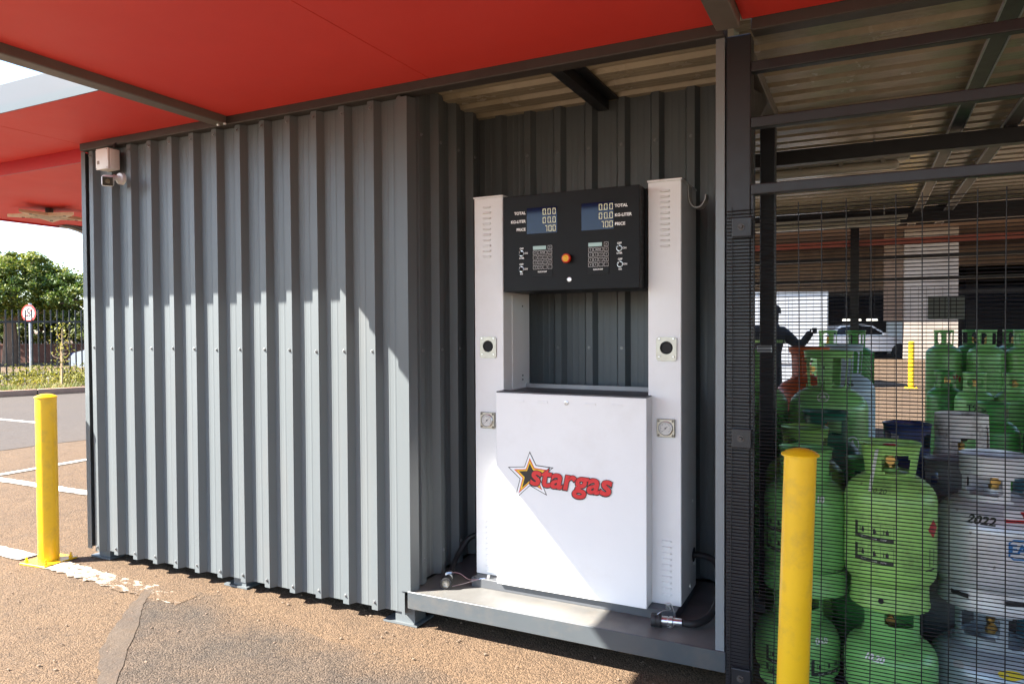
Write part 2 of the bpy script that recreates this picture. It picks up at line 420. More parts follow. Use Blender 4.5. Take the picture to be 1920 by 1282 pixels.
line('parking_line', -7.385, -4.4, 1.04, 1.15, label='white parking line running towards the kiosk corner')
line('parking_line', -7.6, -4.58, -0.20, -0.085, label='broad white line ending at the yellow bollard')
line('road_dash', -12.2, -11.0, 3.62, 3.72, label='short worn white dash on the road')
# what is left of the worn line, bonded into the stones
wl = []
random.seed(11)
for k in range(41):
    u = k / 40; wl.append((-4.33 + 1.22 * u, -0.085 - 0.055 * u + random.uniform(-0.012, 0.012)))
wr = [(x, y - 0.135 + random.uniform(-0.012, 0.012)) for x, y in wl]
sheet('worn_line', wl + wr[::-1], 0.006, ground_mat('worn_line_on_asphalt', (0.104, 0.068, 0.040), (0.092, 0.061, 0.037), (0.068, 0.048, 0.033), 1.0, 0.42, 0.7, paint=(0.30, 0.26, 0.21)), label='worn remains of a white line in front of the wall')
# loose stones
random.seed(5); st = B()
for i in range(520):
    x = random.uniform(-4.4, -0.4); y = random.uniform(-1.2, 0.3)
    s = random.choice([0.002, 0.003, 0.003, 0.004, 0.006])
    r_ = bmesh.ops.create_icosphere(st, subdivisions=1, radius=s)
    bmesh.ops.scale(st, vec=(random.uniform(0.7, 1.4), random.uniform(0.7, 1.4), 0.6), verts=r_['verts'])
    bmesh.ops.translate(st, vec=(x, y, 0.006), verts=r_['verts'])
tag(obj('loose_gravel', st, mat('pale_gravel', (0.16, 0.115, 0.08), 0.9, var=0.5, vscale=20)), 'scattered small stones on the tarmac', 'gravel', kind='stuff')
sheet('cage_floor', [(-0.30, 0.02), (2.4, 0.02), (2.4, 6.5), (-3.9, 6.5), (-3.9, 0.9), (-0.30, 0.9)], 0.006, M_cfloor, label='grey concrete floor of the cylinder cage')

# ------------------------------------------------------------------ corrugated sheeting
PITCH, RIB, SWAGE = 0.1715, 0.0365, 0.0009
def ibr(u0, u1, c0):
    """profile points (u, h): h = 0 on a crown, RIB in the pans"""
    pts = []
    k0 = math.floor((u0 - c0) / PITCH) - 1; k1 = math.ceil((u1 - c0) / PITCH) + 1
    for k in range(k0, k1 + 1):
        c = c0 + k * PITCH; a = c + 0.036; w = PITCH - 0.072
        pts += [(c - 0.0175, 0.0), (c + 0.0175, 0.0), (a, RIB)]
        for f in (0.33, 0.67):
            s = a + w * f
            pts += [(s - 0.007, RIB), (s - 0.003, RIB - SWAGE), (s + 0.003, RIB - SWAGE), (s + 0.007, RIB)]
        pts += [(c + PITCH - 0.036, RIB)]
    out = []
    for i, p in enumerate(pts):
        if u0 <= p[0] <= u1: out.append(p)
    def interp(u):
        for a, b in zip(pts, pts[1:]):
            if a[0] <= u <= b[0] and b[0] > a[0]: return a[1] + (b[1] - a[1]) * (u - a[0]) / (b[0] - a[0])
        return RIB
    if out[0][0] > u0 + 1e-4: out.insert(0, (u0, interp(u0)))
    if out[-1][0] < u1 - 1e-4: out.append((u1, interp(u1)))
    return out

def sheeting(u0, u1, c0, w0, w1, fn, wob=0.0, nw=8):
    bm = B(); pr = ibr(u0, u1, c0)
    rows = []
    ph = random.random() * 6
    for j in range(nw + 1):
        w = w0 + (w1 - w0) * j / nw
        rows.append([bm.verts.new(fn(u, h + wob * math.sin(ph + w * 3.1 + u * 5), w)) for u, h in pr])
    for a, b in zip(rows, rows[1:]):
        for i in range(len(pr) - 1): bm.faces.new((a[i], a[i + 1], b[i + 1], b[i]))
    return bm

def screw_mesh():
    bm = B()
    cyl(bm, (0, 0, 0), (0, -0.002, 0), 0.0085, 0.0075, 12)
    cyl(bm, (0, -0.002, 0), (0, -0.0075, 0), 0.0045, 0.004, 6)
    return finish(bm)
SCREW = screw_mesh()
SCREW_M = mat('screw_head', (0.22, 0.23, 0.235), 0.35, metal=0.5)
def screw(p, parent, rot=(0, 0, 0)):
    return link('screw', SCREW, SCREW_M, parent, p, rot, world=True)

# ------------------------------------------------------------------ kiosk
K = thing('steel_kiosk', 'dark grey corrugated steel kiosk with an open recess for the dispenser', 'kiosk', (-2.33, 0.5, 0))
XL, XR, XN, YB = -4.215, -0.462, -1.895, 0.715
C0 = -4.134
Z0, Z1 = 0.062, 2.457
front = lambda u, h, w: (u, h, w)
cuts = [-4.205, C0 + PITCH * 1.5 + 0.034, C0 + PITCH * 5.5 + 0.034, C0 + PITCH * 9.5 + 0.034, -1.905]
for i, (a, b) in enumerate(zip(cuts, cuts[1:])):
    obj('cladding_sheet', sheeting(a, b + (0.02 if i < 3 else 0), C0, Z0 + random.uniform(-0.003, 0.003), Z1, lambda u, h, w, o=i % 2: (u, h - 0.0009 * o, w), 0.0008), M_sheet, K, world=True)
for k in range(13):
    x = C0 + k * PITCH
    for z in (0.096, 1.287, 2.425):
        screw((x + random.uniform(-0.003, 0.003), -0.0015, z + random.uniform(-0.006, 0.006)), K, (0, random.random(), 0))
# left end wall, rear and roof shell
obj('cladding_sheet', sheeting(0.02, 0.80, 0.12, Z0, Z1, lambda u, h, w: (XL + 0.002 + h, u, w)), M_sheet, K, world=True)
obj('cladding_sheet', sheeting(XL, XR, C0, Z0, Z1, lambda u, h, w: (u, 0.845 - h, w)), M_sheet, K, world=True)
# recess: inner left wall, back wall, right wall
ys = [0.05 + 0.12, 0]
obj('recess_side_sheet', sheeting(0.045, YB + 0.02, 0.105, 0.185, 2.60, lambda u, h, w: (XN + 0.03 - h, u, w), 0.0006), M_sheet, K, world=True)
for k in range(4):
    for z in (0.3, 1.29, 2.30):
        screw((XN + 0.0315, 0.105 + k * PITCH, z), K, (0, 0, math.pi / 2))
for a, b in ((XN - 0.02, -1.18), (-1.18, XR - 0.01)):
    obj('recess_back_sheet', sheeting(a, b, -1.60, 0.183, 2.60, lambda u, h, w: (u, YB + h - 0.0008 * (a > -1.5), w), 0.0006), M_sheet, K, world=True)
for k in range(7):
    for z in (1.29, 2.30):
        screw((-1.60 + k * PITCH, YB - 0.001, z), K)
obj('recess_side_sheet', sheeting(0.03, YB, 0.09, 0.185, 2.47, lambda u, h, w: (XR - 0.035 + h, u, w)), M_sheet, K, world=True)
# corner flashings
def angle_trim(x0, x1, y0, y1, t=0.002): pass
b = B(); prism(b, [(XL - 0.003, 0.80), (XL - 0.003, -0.004), (XL + 0.035, -0.004), (XL + 0.035, -0.001), (XL, -0.001), (XL, 0.80)], (0.075, Z1), 'xy')
obj('corner_flashing', b, M_sheet, K, world=True)
b = B(); prism(b, [(-1.925, -0.006), (-1.868, -0.006), (-1.853, 0.045), (-1.856, 0.046), (-1.870, -0.003), (-1.925, -0.003)], (0.178, 2.449), 'xy')
obj('corner_flashing', b, M_sheet, K, world=True)
b = B(); prism(b, [(XR - 0.034, -0.004), (XR - 0.002, -0.004), (XR - 0.002, 0.05), (XR - 0.005, 0.05), (XR - 0.005, -0.001), (XR - 0.034, -0.001)], (0.176, 2.455), 'xy')
obj('corner_flashing', b, mat('pale_grey_trim_paint', (0.17, 0.19, 0.20), 0.35, var=0.06), K, world=True)
# head beam over the front
obj('head_beam', bx(XL + 0.012, XR - 0.001, -0.022, 0.055, 2.459, 2.540, 0.004), M_frame, K, world=True)
# floor plate and fascia channel
obj('platform_floor', bx(XN + 0.004, XR - 0.006, 0.001, YB - 0.003, 0.166, 0.180, 0.0015), M_floor, K, world=True)
fb = B(); box(fb, XN + 0.012, XR + 0.004, -0.010, 0.0, 0.104, 0.183, 0.002)
obj('platform_fascia', fb, mat('fascia_paint', (0.060, 0.070, 0.077), 0.33, var=0.08, vscale=3, rvar=0.12, grime=(0.16, 0.13, 0.1), gamt=0.25, gscale=5), K, world=True)
obj('floor_channel', bx(XN + 0.02, XR, 0.0005, 0.05, 0.106, 0.165), M_frame, K, world=True)
# base frame and feet
obj('base_frame', bx(XL + 0.05, -1.93, 0.06, 0.11, 0.08, 0.16), M_frame, K, world=True)
obj('base_frame', bx(XL + 0.05, XR - 0.02, 0.74, 0.79, 0.08, 0.16), M_frame, K, world=True)
obj('underfloor', bx(XL + 0.06, XR - 0.02, 0.12, 0.735, 0.140, 0.160), M_frame, K, world=True)
for (x, y, w) in ((-4.155, 0.10, 0.05), (-3.02, 0.10, 0.045), (-1.935, 0.086, 0.055), (-0.53, 0.45, 0.04), (-4.1, 0.70, 0.05), (-0.55, 0.70, 0.05)):
    o = obj('foot', bx(x - w, x + w, y - 0.04, y + 0.05, 0.012, 0.139), M_sheet, K, world=True)
    obj('foot_plate', bx(x - w - 0.06, x + w + 0.02, y - 0.055, y + 0.09, 0.002, 0.0115), M_sheet, o)
# recess roof: cream sheets from below plus a beam
obj('roof_sheet', sheeting(0.056, 0.86, 0.16, -1.93, XR - 0.002, lambda u, h, w: (w, u, 2.535 + RIB - h), 0, 3), M_cream, K, world=True)
obj('filler_strip', bx(XL, XR, 0.0555, 0.0665, 2.5405, 2.62), M_frame, K, world=True)  # unseen strip added to stop light coming through the rib openings
obj('roof_deck', bx(XL, XR, 0.056, 0.90, 2.605, 2.63), M_cream, K, world=True)
obj('roof_beam', bx(-1.205, -1.150, 0.056, YB - 0.001, 2.478, 2.534), M_frame2, K, world=True)
obj('roof_beam', bx(-1.149, -1.098, 0.056, YB - 0.001, 2.526, 2.534), M_frame2, K, world=True)
obj('roof_deck', bx(XL, -1.94, 0.056, 0.84, 2.50, 2.53), M_cream, K, world=True)

# junction box and camera on the wall
J = thing('junction_box', 'small beige plastic junction box at the top left of the cladding', 'junction box', (-3.915, -0.03, 2.31))
obj('enclosure', bx(-3.975, -3.865, -0.060, -0.001, 2.315, 2.430, 0.004, 2), M_white2, J, smooth=True, world=True)
obj('lid', bx(-3.977, -3.867, -0.074, -0.0605, 2.313, 2.432, 0.004, 2), M_white2, J, smooth=True, world=True)
obj('rating_sticker', bx(-3.962, -3.942, -0.0748, -0.0742, 2.343, 2.363), mat('faded_sticker', (0.30, 0.25, 0.20), 0.6, var=0.5, vscale=200), J, world=True)
for px, pz in ((-3.970, 2.320), (-3.874, 2.320), (-3.970, 2.425), (-3.874, 2.425)):
    b = B(); cyl(b, (px, -0.0742, pz), (px, -0.0755, pz), 0.0028, n=8); obj('screw', b, SCREW_M, J, world=True)
b = B(); tube(b, smoothpts([(-3.875, -0.03, 2.43), (-3.868, -0.03, 2.445), (-3.872, -0.02, 2.468)], 4), 0.006, 8); obj('cable', b, M_blackp, J, smooth=True, world=True)
V = thing('security_camera', 'white bullet security camera under the beige junction box', 'security camera', (-3.845, -0.02, 2.27))
b = B(); cyl(b, (-3.845, -0.001, 2.262), (-3.845, -0.022, 2.262), 0.034, 0.032, 24); obj('mount_base', b, M_white, V, smooth=True, world=True)
b = B(); tube(b, [(-3.845, -0.022, 2.262), (-3.845, -0.05, 2.262), (-3.85, -0.065, 2.255)], 0.016, 12); obj('mount_arm', b, M_white, V, smooth=True, world=True)
aim = Vector((0.78, -0.56, -0.22)).normalized(); cq = aim.to_track_quat('-Y', 'Z').to_euler()
hb = B(); box(hb, -0.031, 0.031, -0.075, 0.055, -0.029, 0.029, 0.012, 3)
hc = obj('housing', hb, M_white, V, smooth=True, loc=(-3.853, -0.085, 2.240), rot=cq, world=True)
hf = B(); box(hf, -0.026, 0.026, -0.0765, -0.0745, -0.024, 0.024, 0.0009); obj('front_glass', hf, mat('camera_front', (0.012, 0.010, 0.008), 0.15), hc)
lb = B(); lathe(lb, [(0, 0.002), (0.006, 0.002), (0.008, 0.0), (0.012, 0.0008), (0.013, -0.001)], 24)
obj('lens', lb, mat('lens_rim', (0.14, 0.11, 0.07), 0.25, metal=0.3), hc, smooth=True, loc=(0, -0.0768, 0), rot=(math.pi / 2, 0, 0))

# ------------------------------------------------------------------ canopy
CN = thing('red_canopy', 'red panelled canopy with dark steel beams over the kiosk front', 'canopy', (-1.5, -0.5, 2.5))
def panel(x0, x1, y0, y1, z0=2.500, z1=2.530):
    return obj('soffit_panel', bx(x0, x1, y0, y1, z0, z1, 0.002), M_red, CN, world=True)
YF = -2.95  # unseen front edge, depth chosen for the sky light it lets in
panel(-2.978, -1.735, YF, -0.024); panel(-1.733, -0.487, YF, -0.024)
panel(-0.399, 1.0, YF, -0.024); panel(1.002, 2.6, YF, -0.024); panel(2.681, 5.2, YF, -0.024); panel(5.202, 8.0, YF, -0.024); panel(8.002, 11.0, YF, -0.024)  # far right panels are unseen, added to block light from that side
panel(-4.20, -3.062, -0.593, -0.024); panel(-7.17, -4.203, -0.593, 0.048)
obj('edge_trim', bx(-7.17, -3.062, -0.600, -0.594, 2.494, 2.535), M_pale, CN, world=True)
obj('canopy_beam', bx(-3.060, -2.980, YF - 0.001, -0.023, 2.459, 2.540, 0.004), M_beamwarm, CN, world=True)
obj('canopy_beam', bx(-0.485, -0.401, YF, -0.060, 2.459, 2.540, 0.004), M_beamwarm, CN, world=True)
obj('canopy_beam', bx(-3.060, 11.0, YF - 0.08, YF - 0.002, 2.459, 2.540, 0.004), M_beamwarm, CN, world=True)
obj('canopy_beam', bx(2.602, 2.68, YF - 0.001, 0.05, 2.459, 2.540, 0.004), M_beamwarm, CN, world=True)
for xx in (-3.02, 2.64):
    pass
obj('canopy_deck', bx(-2.98, 11.0, YF, -0.03, 2.545, 2.56), M_galv, CN, world=True)
for x in (-3.018, -2.97):
    b = B(); cyl(b, (x, -0.045, 2.4585), (x, -0.045, 2.450), 0.008, 0.007, 6); obj('bolt', b, M_zinc, CN, world=True)
# rear left canopy, a step lower
LC = thing('rear_canopy', 'lower red soffit beyond the kiosk corner with crimson edge', 'canopy', (-5.8, 1.5, 2.42))
obj('soffit_panel', bx(-7.17, XL - 0.03, 0.064, 3.6, 2.420, 2.450), M_red, LC, world=True)
obj('fascia_band', bx(-7.17, XL - 0.02, 0.049, 0.063, 2.418, 2.515), M_crimson, LC, world=True)
obj('edge_trim', bx(-7.19, -7.171, 0.049, 3.6, 2.405, 2.46), M_crimson, LC, world=True)
hp = []
for i in range(13):
    t = i / 12; a = t * math.pi / 2
    hp.append((1.62 + 0.75 * math.sin(a), 2.418 - 0.75 * (1 - math.cos(a))))
hp2 = [(y, z) for y, z in hp] + [(2.37, 0.0), (2.62, 0.0), (2.62, 2.418)]
b = B(); prism(b, hp2, (-7.16, -6.98), 'yz'); obj('haunched_column', b, M_frame, LC, world=True)
b = B()
rim = [Vector((-7.07, y - 0.004, z - 0.006)) for y, z in hp]
tube(b, rim, 0.02, 6); obj('column_rim', b, M_galv, LC, smooth=True, world=True)
obj('column_base', bx(-7.25, -6.9, 2.30, 2.70, 0.001, 0.02), M_frame, LC, world=True)
# star hanging below the rear soffit
S_ = thing('star_ornament', 'flat cream metal star hanging under the rear red soffit', 'ornament', (-6.18, 0.98, 2.352))
def star(R0, r0, rot=0.0):
    return [((R0 if k % 2 == 0 else r0) * math.sin(rot + math.pi * k / 5), (R0 if k % 2 == 0 else r0) * math.cos(rot + math.pi * k / 5)) for k in range(10)]
M_star = mat('cream_star_metal', (0.62, 0.50, 0.34), 0.4, var=0.2, vscale=12)
b = B(); prism(b, star(0.32, 0.13, -0.96), (-0.012, 0.012), 'xy'); obj('plate', b, M_star, S_)
b = B(); prism(b, star(0.18, 0.075, -0.96), (-0.016, -0.0125), 'xy'); obj('inner_star', b, mat('star_inner', (0.45, 0.36, 0.24), 0.4, var=0.5, vscale=30), S_)
for k in range(5):
    a = -0.96 + k * 2 * math.pi / 5
    for rr in (0.14, 0.20):
        b = B(); cyl(b, (rr * math.sin(a), rr * math.cos(a), -0.0125), (rr * math.sin(a), rr * math.cos(a), -0.016), 0.012, n=10); obj('rivet', b, M_lblk, S_)
b = B(); cyl(b, (0, 0, 0.0125), (0, 0, 0.067), 0.03, n=12); obj('hanger', b, M_frame, S_)
# pale parapet on top of the canopy
PF = thing('roof_parapet', 'pale blue grey parapet board above the red canopy edge', 'parapet', (-4.5, 0.12, 2.54))
obj('board', bx(-9.0, -1.0, 0.07, 0.13, 2.541, 3.03, 0.004), M_pale, PF, world=True)
obj('back_brace', bx(-9.0, -1.0, 0.131, 0.17, 2.541, 2.60), M_frame, PF, world=True)

# ------------------------------------------------------------------ bollards
def bollard(x, y, h, label, plate_rot=0.0, r=0.056, lean=(0, 0), ov=0.004):
    t = thing('bollard', label, 'bollard', (x, y, 0), 0, 'yellow steel bollards')
    b = B(); cyl(b, (0, 0, 0.0125), (lean[0], lean[1], h - 0.03), r, n=40); obj('post', b, M_yellow, t, smooth=True)
    b = B(); lathe(b, [(r, 0), (r + ov, 0.001), (r + ov + 0.0005, 0.005), (r * 0.8 + ov * .6, 0.014), (r * 0.45, 0.021), (0, 0.024)], 40)
    obj('cap', b, M_yellow, t, smooth=True, loc=(lean[0], lean[1], h - 0.0305))
    pl = obj('base_plate', bx(-0.105, 0.105, -0.105, 0.105, 0.002, 0.012, 0.001), M_yellow, t, rot=(0, 0, plate_rot))
    for sx in (-1, 1):
        for sy in (-1, 1):
            b = B(); cyl(b, (sx * 0.08, sy * 0.08, 0.0122), (sx * 0.08, sy * 0.08, 0.014), 0.013, n=14)
            cyl(b, (sx * 0.08, sy * 0.08, 0.014), (sx * 0.08, sy * 0.08, 0.025), 0.0095, n=6)
            cyl(b, (sx * 0.08, sy * 0.08, 0.025), (sx * 0.08, sy * 0.08, 0.042), 0.005, n=8)
            obj('anchor_bolt', b, M_yellow, pl)
    return t
bollard(-4.405, -0.125, 1.02, 'yellow bollard on a bolted plate at the left end of the grey wall', 0.1)
bollard(-0.200, -0.40, 1.035, 'yellow bollard nearest the camera in front of the cylinder cage', 0.2, r=0.0465, lean=(0.028, 0.0), ov=0.008)
bollard(0.93, 15.2, 1.04, 'distant yellow bollard out in the yard behind the cage', 0.3, r=0.06)

# ------------------------------------------------------------------ dispenser
DP = thing('gas_dispenser', 'white gas dispenser with black control head standing in the kiosk recess', 'fuel pump', (-1.17, 0.38, 0.18))
YC, YD = 0.25, 0.54            # column front / back
CL = (-1.663, -1.511); CR = (-0.822, -0.682)
def dpt(name, bm, m, parent=DP, **k): return obj(name, bm, m, parent, world=(parent is DP), **k)
def louvres(parent, x0, x1, z0, z1, n, y):
    for i in range(n):
        z = z0 + (z1 - z0) * i / (n - 1)
        b = B()
        pr = [(0, 0), (-0.006, -0.003), (-0.0065, -0.008), (-0.001, -0.0095), (0, -0.0095)]
        rings = []
        for (x, s) in ((x0, 0.15), (x0 + 0.006, 1), (x1 - 0.006, 1), (x1, 0.15)):
            rings.append([b.verts.new((x, y + p * s - 0.0003, z + q * (0.5 + 0.5 * s))) for p, q in pr])
        for a, c in zip(rings, rings[1:]):
            for k in range(len(pr) - 1): b.faces.new((a[k], a[k + 1], c[k + 1], c[k]))
        obj('louvre', b, M_white, parent, smooth=True)
def column(xs, lab, rivx):
    c = dpt('column', bx(xs[0], xs[1], YC, YD, 0.222, 2.004, 0.0025), M_white)
    c['label'] = lab
    obj('top_cap', bx(xs[0] - 0.003, xs[1] + 0.003, YC - 0.004, YD + 0.002, 2.0045, 2.012, 0.001), M_white, c)
    return c
colL = column(CL, 'left white column of the dispenser', 0); colR = column(CR, 'right white column of the dispenser', 0)
louvres(colL, -1.617, -1.572, 1.965, 1.734, 10, YC); louvres(colL, -1.607, -1.562, 0.480, 0.243, 10, YC)
louvres(colR, -0.770, -0.728, 1.967, 1.738, 11, YC); louvres(colR, -0.764, -0.721, 0.496, 0.271, 10, YC)
for (cobj, xc) in ((colL, -1.5905), (colR, -0.743)):
    w, h, zc, yo = 0.043, 0.050, 1.303, YC - 0.0005
    # rounded nozzle plate with round hole
    b = B(); outer = []; n = 40; rr = 0.010
    for k in range(n):
        a = 2 * math.pi * k / n; ca, sa = math.cos(a), math.sin(a)
        sx = w / abs(ca) if abs(ca) > 1e-6 else 1e9; sz = h / abs(sa) if abs(sa) > 1e-6 else 1e9
        s = min(sx, sz); px_, pz_ = ca * s, sa * s
        cx_, cz_ = max(-w + rr, min(w - rr, px_)), max(-h + rr, min(h - rr, pz_))
        dx, dz = px_ - cx_, pz_ - cz_; L_ = math.hypot(dx, dz)
        if L_ > rr: px_, pz_ = cx_ + dx / L_ * rr, cz_ + dz / L_ * rr
        outer.append((px_, pz_))
    inner = [(0.0275 * math.cos(2 * math.pi * k / n), 0.0275 * math.sin(2 * math.pi * k / n) + 0.005) for k in range(n)]
    def ring(pts_, y): return [b.verts.new((xc + p[0], y, zc + p[1])) for p in pts_]
    o1, i1, o0, i0 = ring(outer, yo - 0.006), ring(inner, yo - 0.006), ring(outer, yo), ring(inner, yo + 0.0)
    for k in range(n):
        j = (k + 1) % n
        b.faces.new((o1[k], o1[j], i1[j], i1[k])); b.faces.new((o0[k], o0[j], o1[j], o1[k])); b.faces.new((i1[k], i1[j], i0[j], i0[k]))
    pl = obj('nozzle_holder', b, M_steel, cobj, smooth=False)
    b = B(); cyl(b, (xc, yo - 0.0006, zc + 0.005), (xc, yo - 0.0012, zc + 0.005), 0.0278, n=32); obj('socket', b, M_dark, pl)
    b = B(); lathe(b, [(0.027, 0.0), (0.0245, 0.0), (0.023, 0.003), (0.021, 0.001)], 32); obj('socket_lip', b, M_blackp, pl, smooth=True, loc=(xc, yo - 0.0015, zc + 0.005), rot=(math.pi / 2, 0, 0))
    for sx in (-1, 1):
        for sz in (-1, 1):
            b = B(); cyl(b, (xc + sx * 0.030, yo - 0.006, zc + sz * 0.0375 + 0.005), (xc + sx * 0.030, yo - 0.0085, zc + sz * 0.0375 + 0.005), 0.0055, 0.004, 10); obj('screw', b, M_zinc, pl, smooth=True)
def gauge(cobj, xc, zc):
    w = 0.038
    p = obj('pressure_gauge', bx(xc - w, xc + w, YC - 0.013, YC - 0.0005, zc - w, zc + w, 0.002), M_steel, cobj)
    b = B(); lathe(b, [(0.031, 0.0), (0.031, 0.005), (0.028, 0.007), (0.027, 0.004)], 36); obj('bezel', b, M_zinc, p, smooth=True, loc=(xc, YC - 0.013, zc), rot=(math.pi / 2, 0, 0))
    b = B(); cyl(b, (xc, YC - 0.0132, zc), (xc, YC - 0.0165, zc), 0.0272, n=32); obj('dial', b, mat('gauge_dial', (0.60, 0.58, 0.54), 0.4, var=0.05), p)
    tv, tf = [], []
    for k in range(25):
        a = R(-135 + 270 * k / 24); r0 = 0.020 if k % 4 else 0.0165; r1 = 0.0235; ww = 0.0007
        s, c = math.sin(a), math.cos(a); q = len(tv)
        tv += [(s * r0 - c * ww, c * r0 + s * ww), (s * r0 + c * ww, c * r0 - s * ww), (s * r1 + c * ww, c * r1 - s * ww), (s * r1 - c * ww, c * r1 + s * ww)]; tf.append((q, q + 1, q + 2, q + 3))
    flat('scale_marks', tv, tf, M_lblk, p, lambda x, z: (xc + x, YC - 0.0168, zc + z))
    flat('needle', [(-0.016, -0.017), (0.009, 0.0065), (0.0075, 0.0085)], [(0, 1, 2)], M_lblk, p, lambda x, z: (xc + x, YC - 0.0171, zc + z))
    b = B(); cyl(b, (xc, YC - 0.0166, zc), (xc, YC - 0.019, zc), 0.003, n=10); obj('needle_hub', b, M_lblk, p)
    for sx in (-1, 1):
        for sz in (-1, 1):
            b = B(); cyl(b, (xc + sx * 0.030, YC - 0.013, zc + sz * 0.030), (xc + sx * 0.030, YC - 0.0155, zc + sz * 0.030), 0.0048, n=10); obj('screw', b, mat('dull_screw', (0.12, 0.11, 0.10), 0.4, metal=0.6), p)
gauge(colL, -1.593, 0.959); gauge(colR, -0.7445, 0.971)
# side details of the right column: bolt caps, hose port, hook
for z, y in ((0.62, 0.47), (0.335, 0.50), (0.255, 0.42)):
    b = B(); cyl(b, (CR[1], y, z), (CR[1] + 0.003, y, z), 0.010, 0.008, 12); obj('bolt_cap', b, M_white, colR, smooth=True)
b = B(); cyl(b, (CR[1] + 0.0005, 0.49, 0.375), (CR[1] + 0.0022, 0.49, 0.375), 0.032, n=28); obj('hose_port', b, M_dark, colR)
b = B(); cyl(b, (CL[0] - 0.0022, 0.42, 0.34), (CL[0] - 0.0005, 0.42, 0.34), 0.03, n=28); obj('hose_port', b, M_dark, colL)
hk = smoothpts([(0.004, 0.0, 0.055), (0.005, 0.0, 0.0), (0.022, 0.0, -0.035), (0.052, 0.0, -0.038), (0.072, 0.0, -0.012), (0.076, 0.0, 0.012)], 5)
b = B()
prev = None
for i, p in enumerate(hk):
    t = (hk[min(i + 1, len(hk) - 1)] - hk[max(i - 1, 0)]).normalized(); nrm = Vector((-t.z, 0, t.x)) * 0.0022
    q = [b.verts.new(p + s * nrm + Vector((0, yy, 0))) for s, yy in ((-1, -0.032), (1, -0.032), (1, 0.032), (-1, 0.032))]
    if prev:
        for k in range(4): b.faces.new((prev[k], prev[(k + 1) % 4], q[(k + 1) % 4], q[k]))
    else: b.faces.new(q[::-1])
    prev = q
b.faces.new(prev)
obj('hose_hook', b, mat('hook_paint', (0.45, 0.44, 0.42), 0.4, var=0.08), colR, smooth=True, loc=(CR[1], 0.40, 1.945))
# inner side panels of the left column and rear uprights
b = bx(CL[1] + 0.0005, CL[1] + 0.003, YC + 0.09, YD - 0.03, 0.9, 1.55); obj('side_panel', b, M_white, colL)
for z in (1.50, 1.14, 1.16):
    b = B(); cyl(b, (CL[1] + 0.003, YC + 0.20, z), (CL[1] + 0.006, YC + 0.20, z), 0.004, n=8); obj('screw', b, M_lblk, colL)
# plinth
dpt('plinth', bx(-1.655, -0.690, 0.186, 0.535, 0.1805, 0.2215, 0.001), M_plinth)
# lower cabinet
CX = (-1.508, -0.806); CYF = 0.165
cab = dpt('cabinet', bx(CX[0], CX[1], CYF, 0.249, 0.222, 1.100, 0.002), M_white)
obj('cabinet_top', bx(CL[1] + 0.002, CR[0] - 0.002, 0.2495, 0.50, 1.070, 1.098), M_plinth, cab)
obj('cabinet_lid', bx(CX[0] + 0.001, CX[1] - 0.001, CYF + 0.002, 0.249, 1.1005, 1.106, 0.001), M_plinth, cab)
obj('rear_flange', bx(CL[1] + 0.002, CR[0] - 0.002, 0.485, 0.50, 1.0985, 1.118), mat('flange_grey', (0.3, 0.3, 0.3), 0.4), cab)
for xc in (-1.390, -1.275, -1.052, -0.933):
    b = B(); box(b, xc - 0.024, xc + 0.024, CYF - 0.0025, CYF - 0.0002, 1.061, 1.070, 0.001); obj('vent', b, M_white, cab)
b = B(); lathe(b, [(0.0095, 0.0), (0.0095, 0.004), (0.006, 0.005), (0.0055, 0.003), (0, 0.003)], 20)
lk = obj('lock', b, M_zinc, cab, smooth=True, loc=(-1.162, CYF - 0.0002, 1.067), rot=(math.pi / 2, 0, 0))
obj('keyhole', bx(-0.0009, 0.0009, -0.003, 0.003, 0.0031, 0.0034), M_dark, lk)
# logo: layered star and slanted lettering, each layer a hair proud of the last
SP = [(0.000, 0.118), (0.116, 0.054), (0.0, 0.0), (0, 0), (0, 0)]
tips = [(-1.339, 0.843), (-1.223, 0.779), (-1.255, 0.652), (-1.416, 0.617), (-1.449, 0.764)]
ins_ = [(-1.307, 0.784), (-1.289, 0.727), (-1.339, 0.688), (-1.389, 0.715), (-1.366, 0.772)]
sc = (-1.338, 0.735)
def starlay(s, extra=0.0):
    out = []
    for k in range(5):
        for P_ in (tips[k], ins_[k]):
            out.append((sc[0] + (P_[0] - sc[0]) * s, sc[1] + (P_[1] - sc[1]) * s))
    return out
for i, (s, m) in enumerate(((1.0, M_lblk), (0.925, M_lwht), (0.72, M_lred), (0.635, M_lyel), (0.50, M_lblk))):
    pts = starlay(s); vv = [(sc[0], sc[1])] + pts; ff = [(0, k + 1, (k + 1) % 10 + 1) for k in range(10)]
    flat('logo_star', vv, ff, m, cab, lambda x, z, i=i: (x, CYF - 0.0006 - i * 0.0004, z))
def logo_text(bold, m, dx, dz, yo):
    vv, ff = text2d('stargas', 0.122, bold, 0.20, 'LEFT', 1.02)
    xs = [v[0] for v in vv]; x0, x1 = min(xs), max(xs)
    zs = [v[1] for v in vv]
    W = 0.391 / (LOGO_W[1] - LOGO_W[0])
    def fn(x, z):
        u = (x - LOGO_W[0]) * W
        return (-1.341 + u + dx, CYF - yo, 0.719 + (z - LOGO_W[2]) * W * 0.98 - 0.004 * u / 0.39 + 0.012 * (1 - u / 0.39) + dz)
    flat('logo_lettering', vv, ff, m, cab, fn)
_v, _ = text2d('stargas', 0.122, 0.006, 0.20, 'LEFT', 1.02)
LOGO_W = (min(v[0] for v in _v), max(v[0] for v in _v), 0.0)
zmid = [v[1] for v in _v]; LOGO_W = (LOGO_W[0], LOGO_W[1], (max(zmid) + min(zmid)) / 2 + 0.008)
logo_text(0.0062, M_lblk, -0.0012, -0.0022, 0.0030)
logo_text(0.0058, M_lblk, 0.0, 0.0, 0.0034)
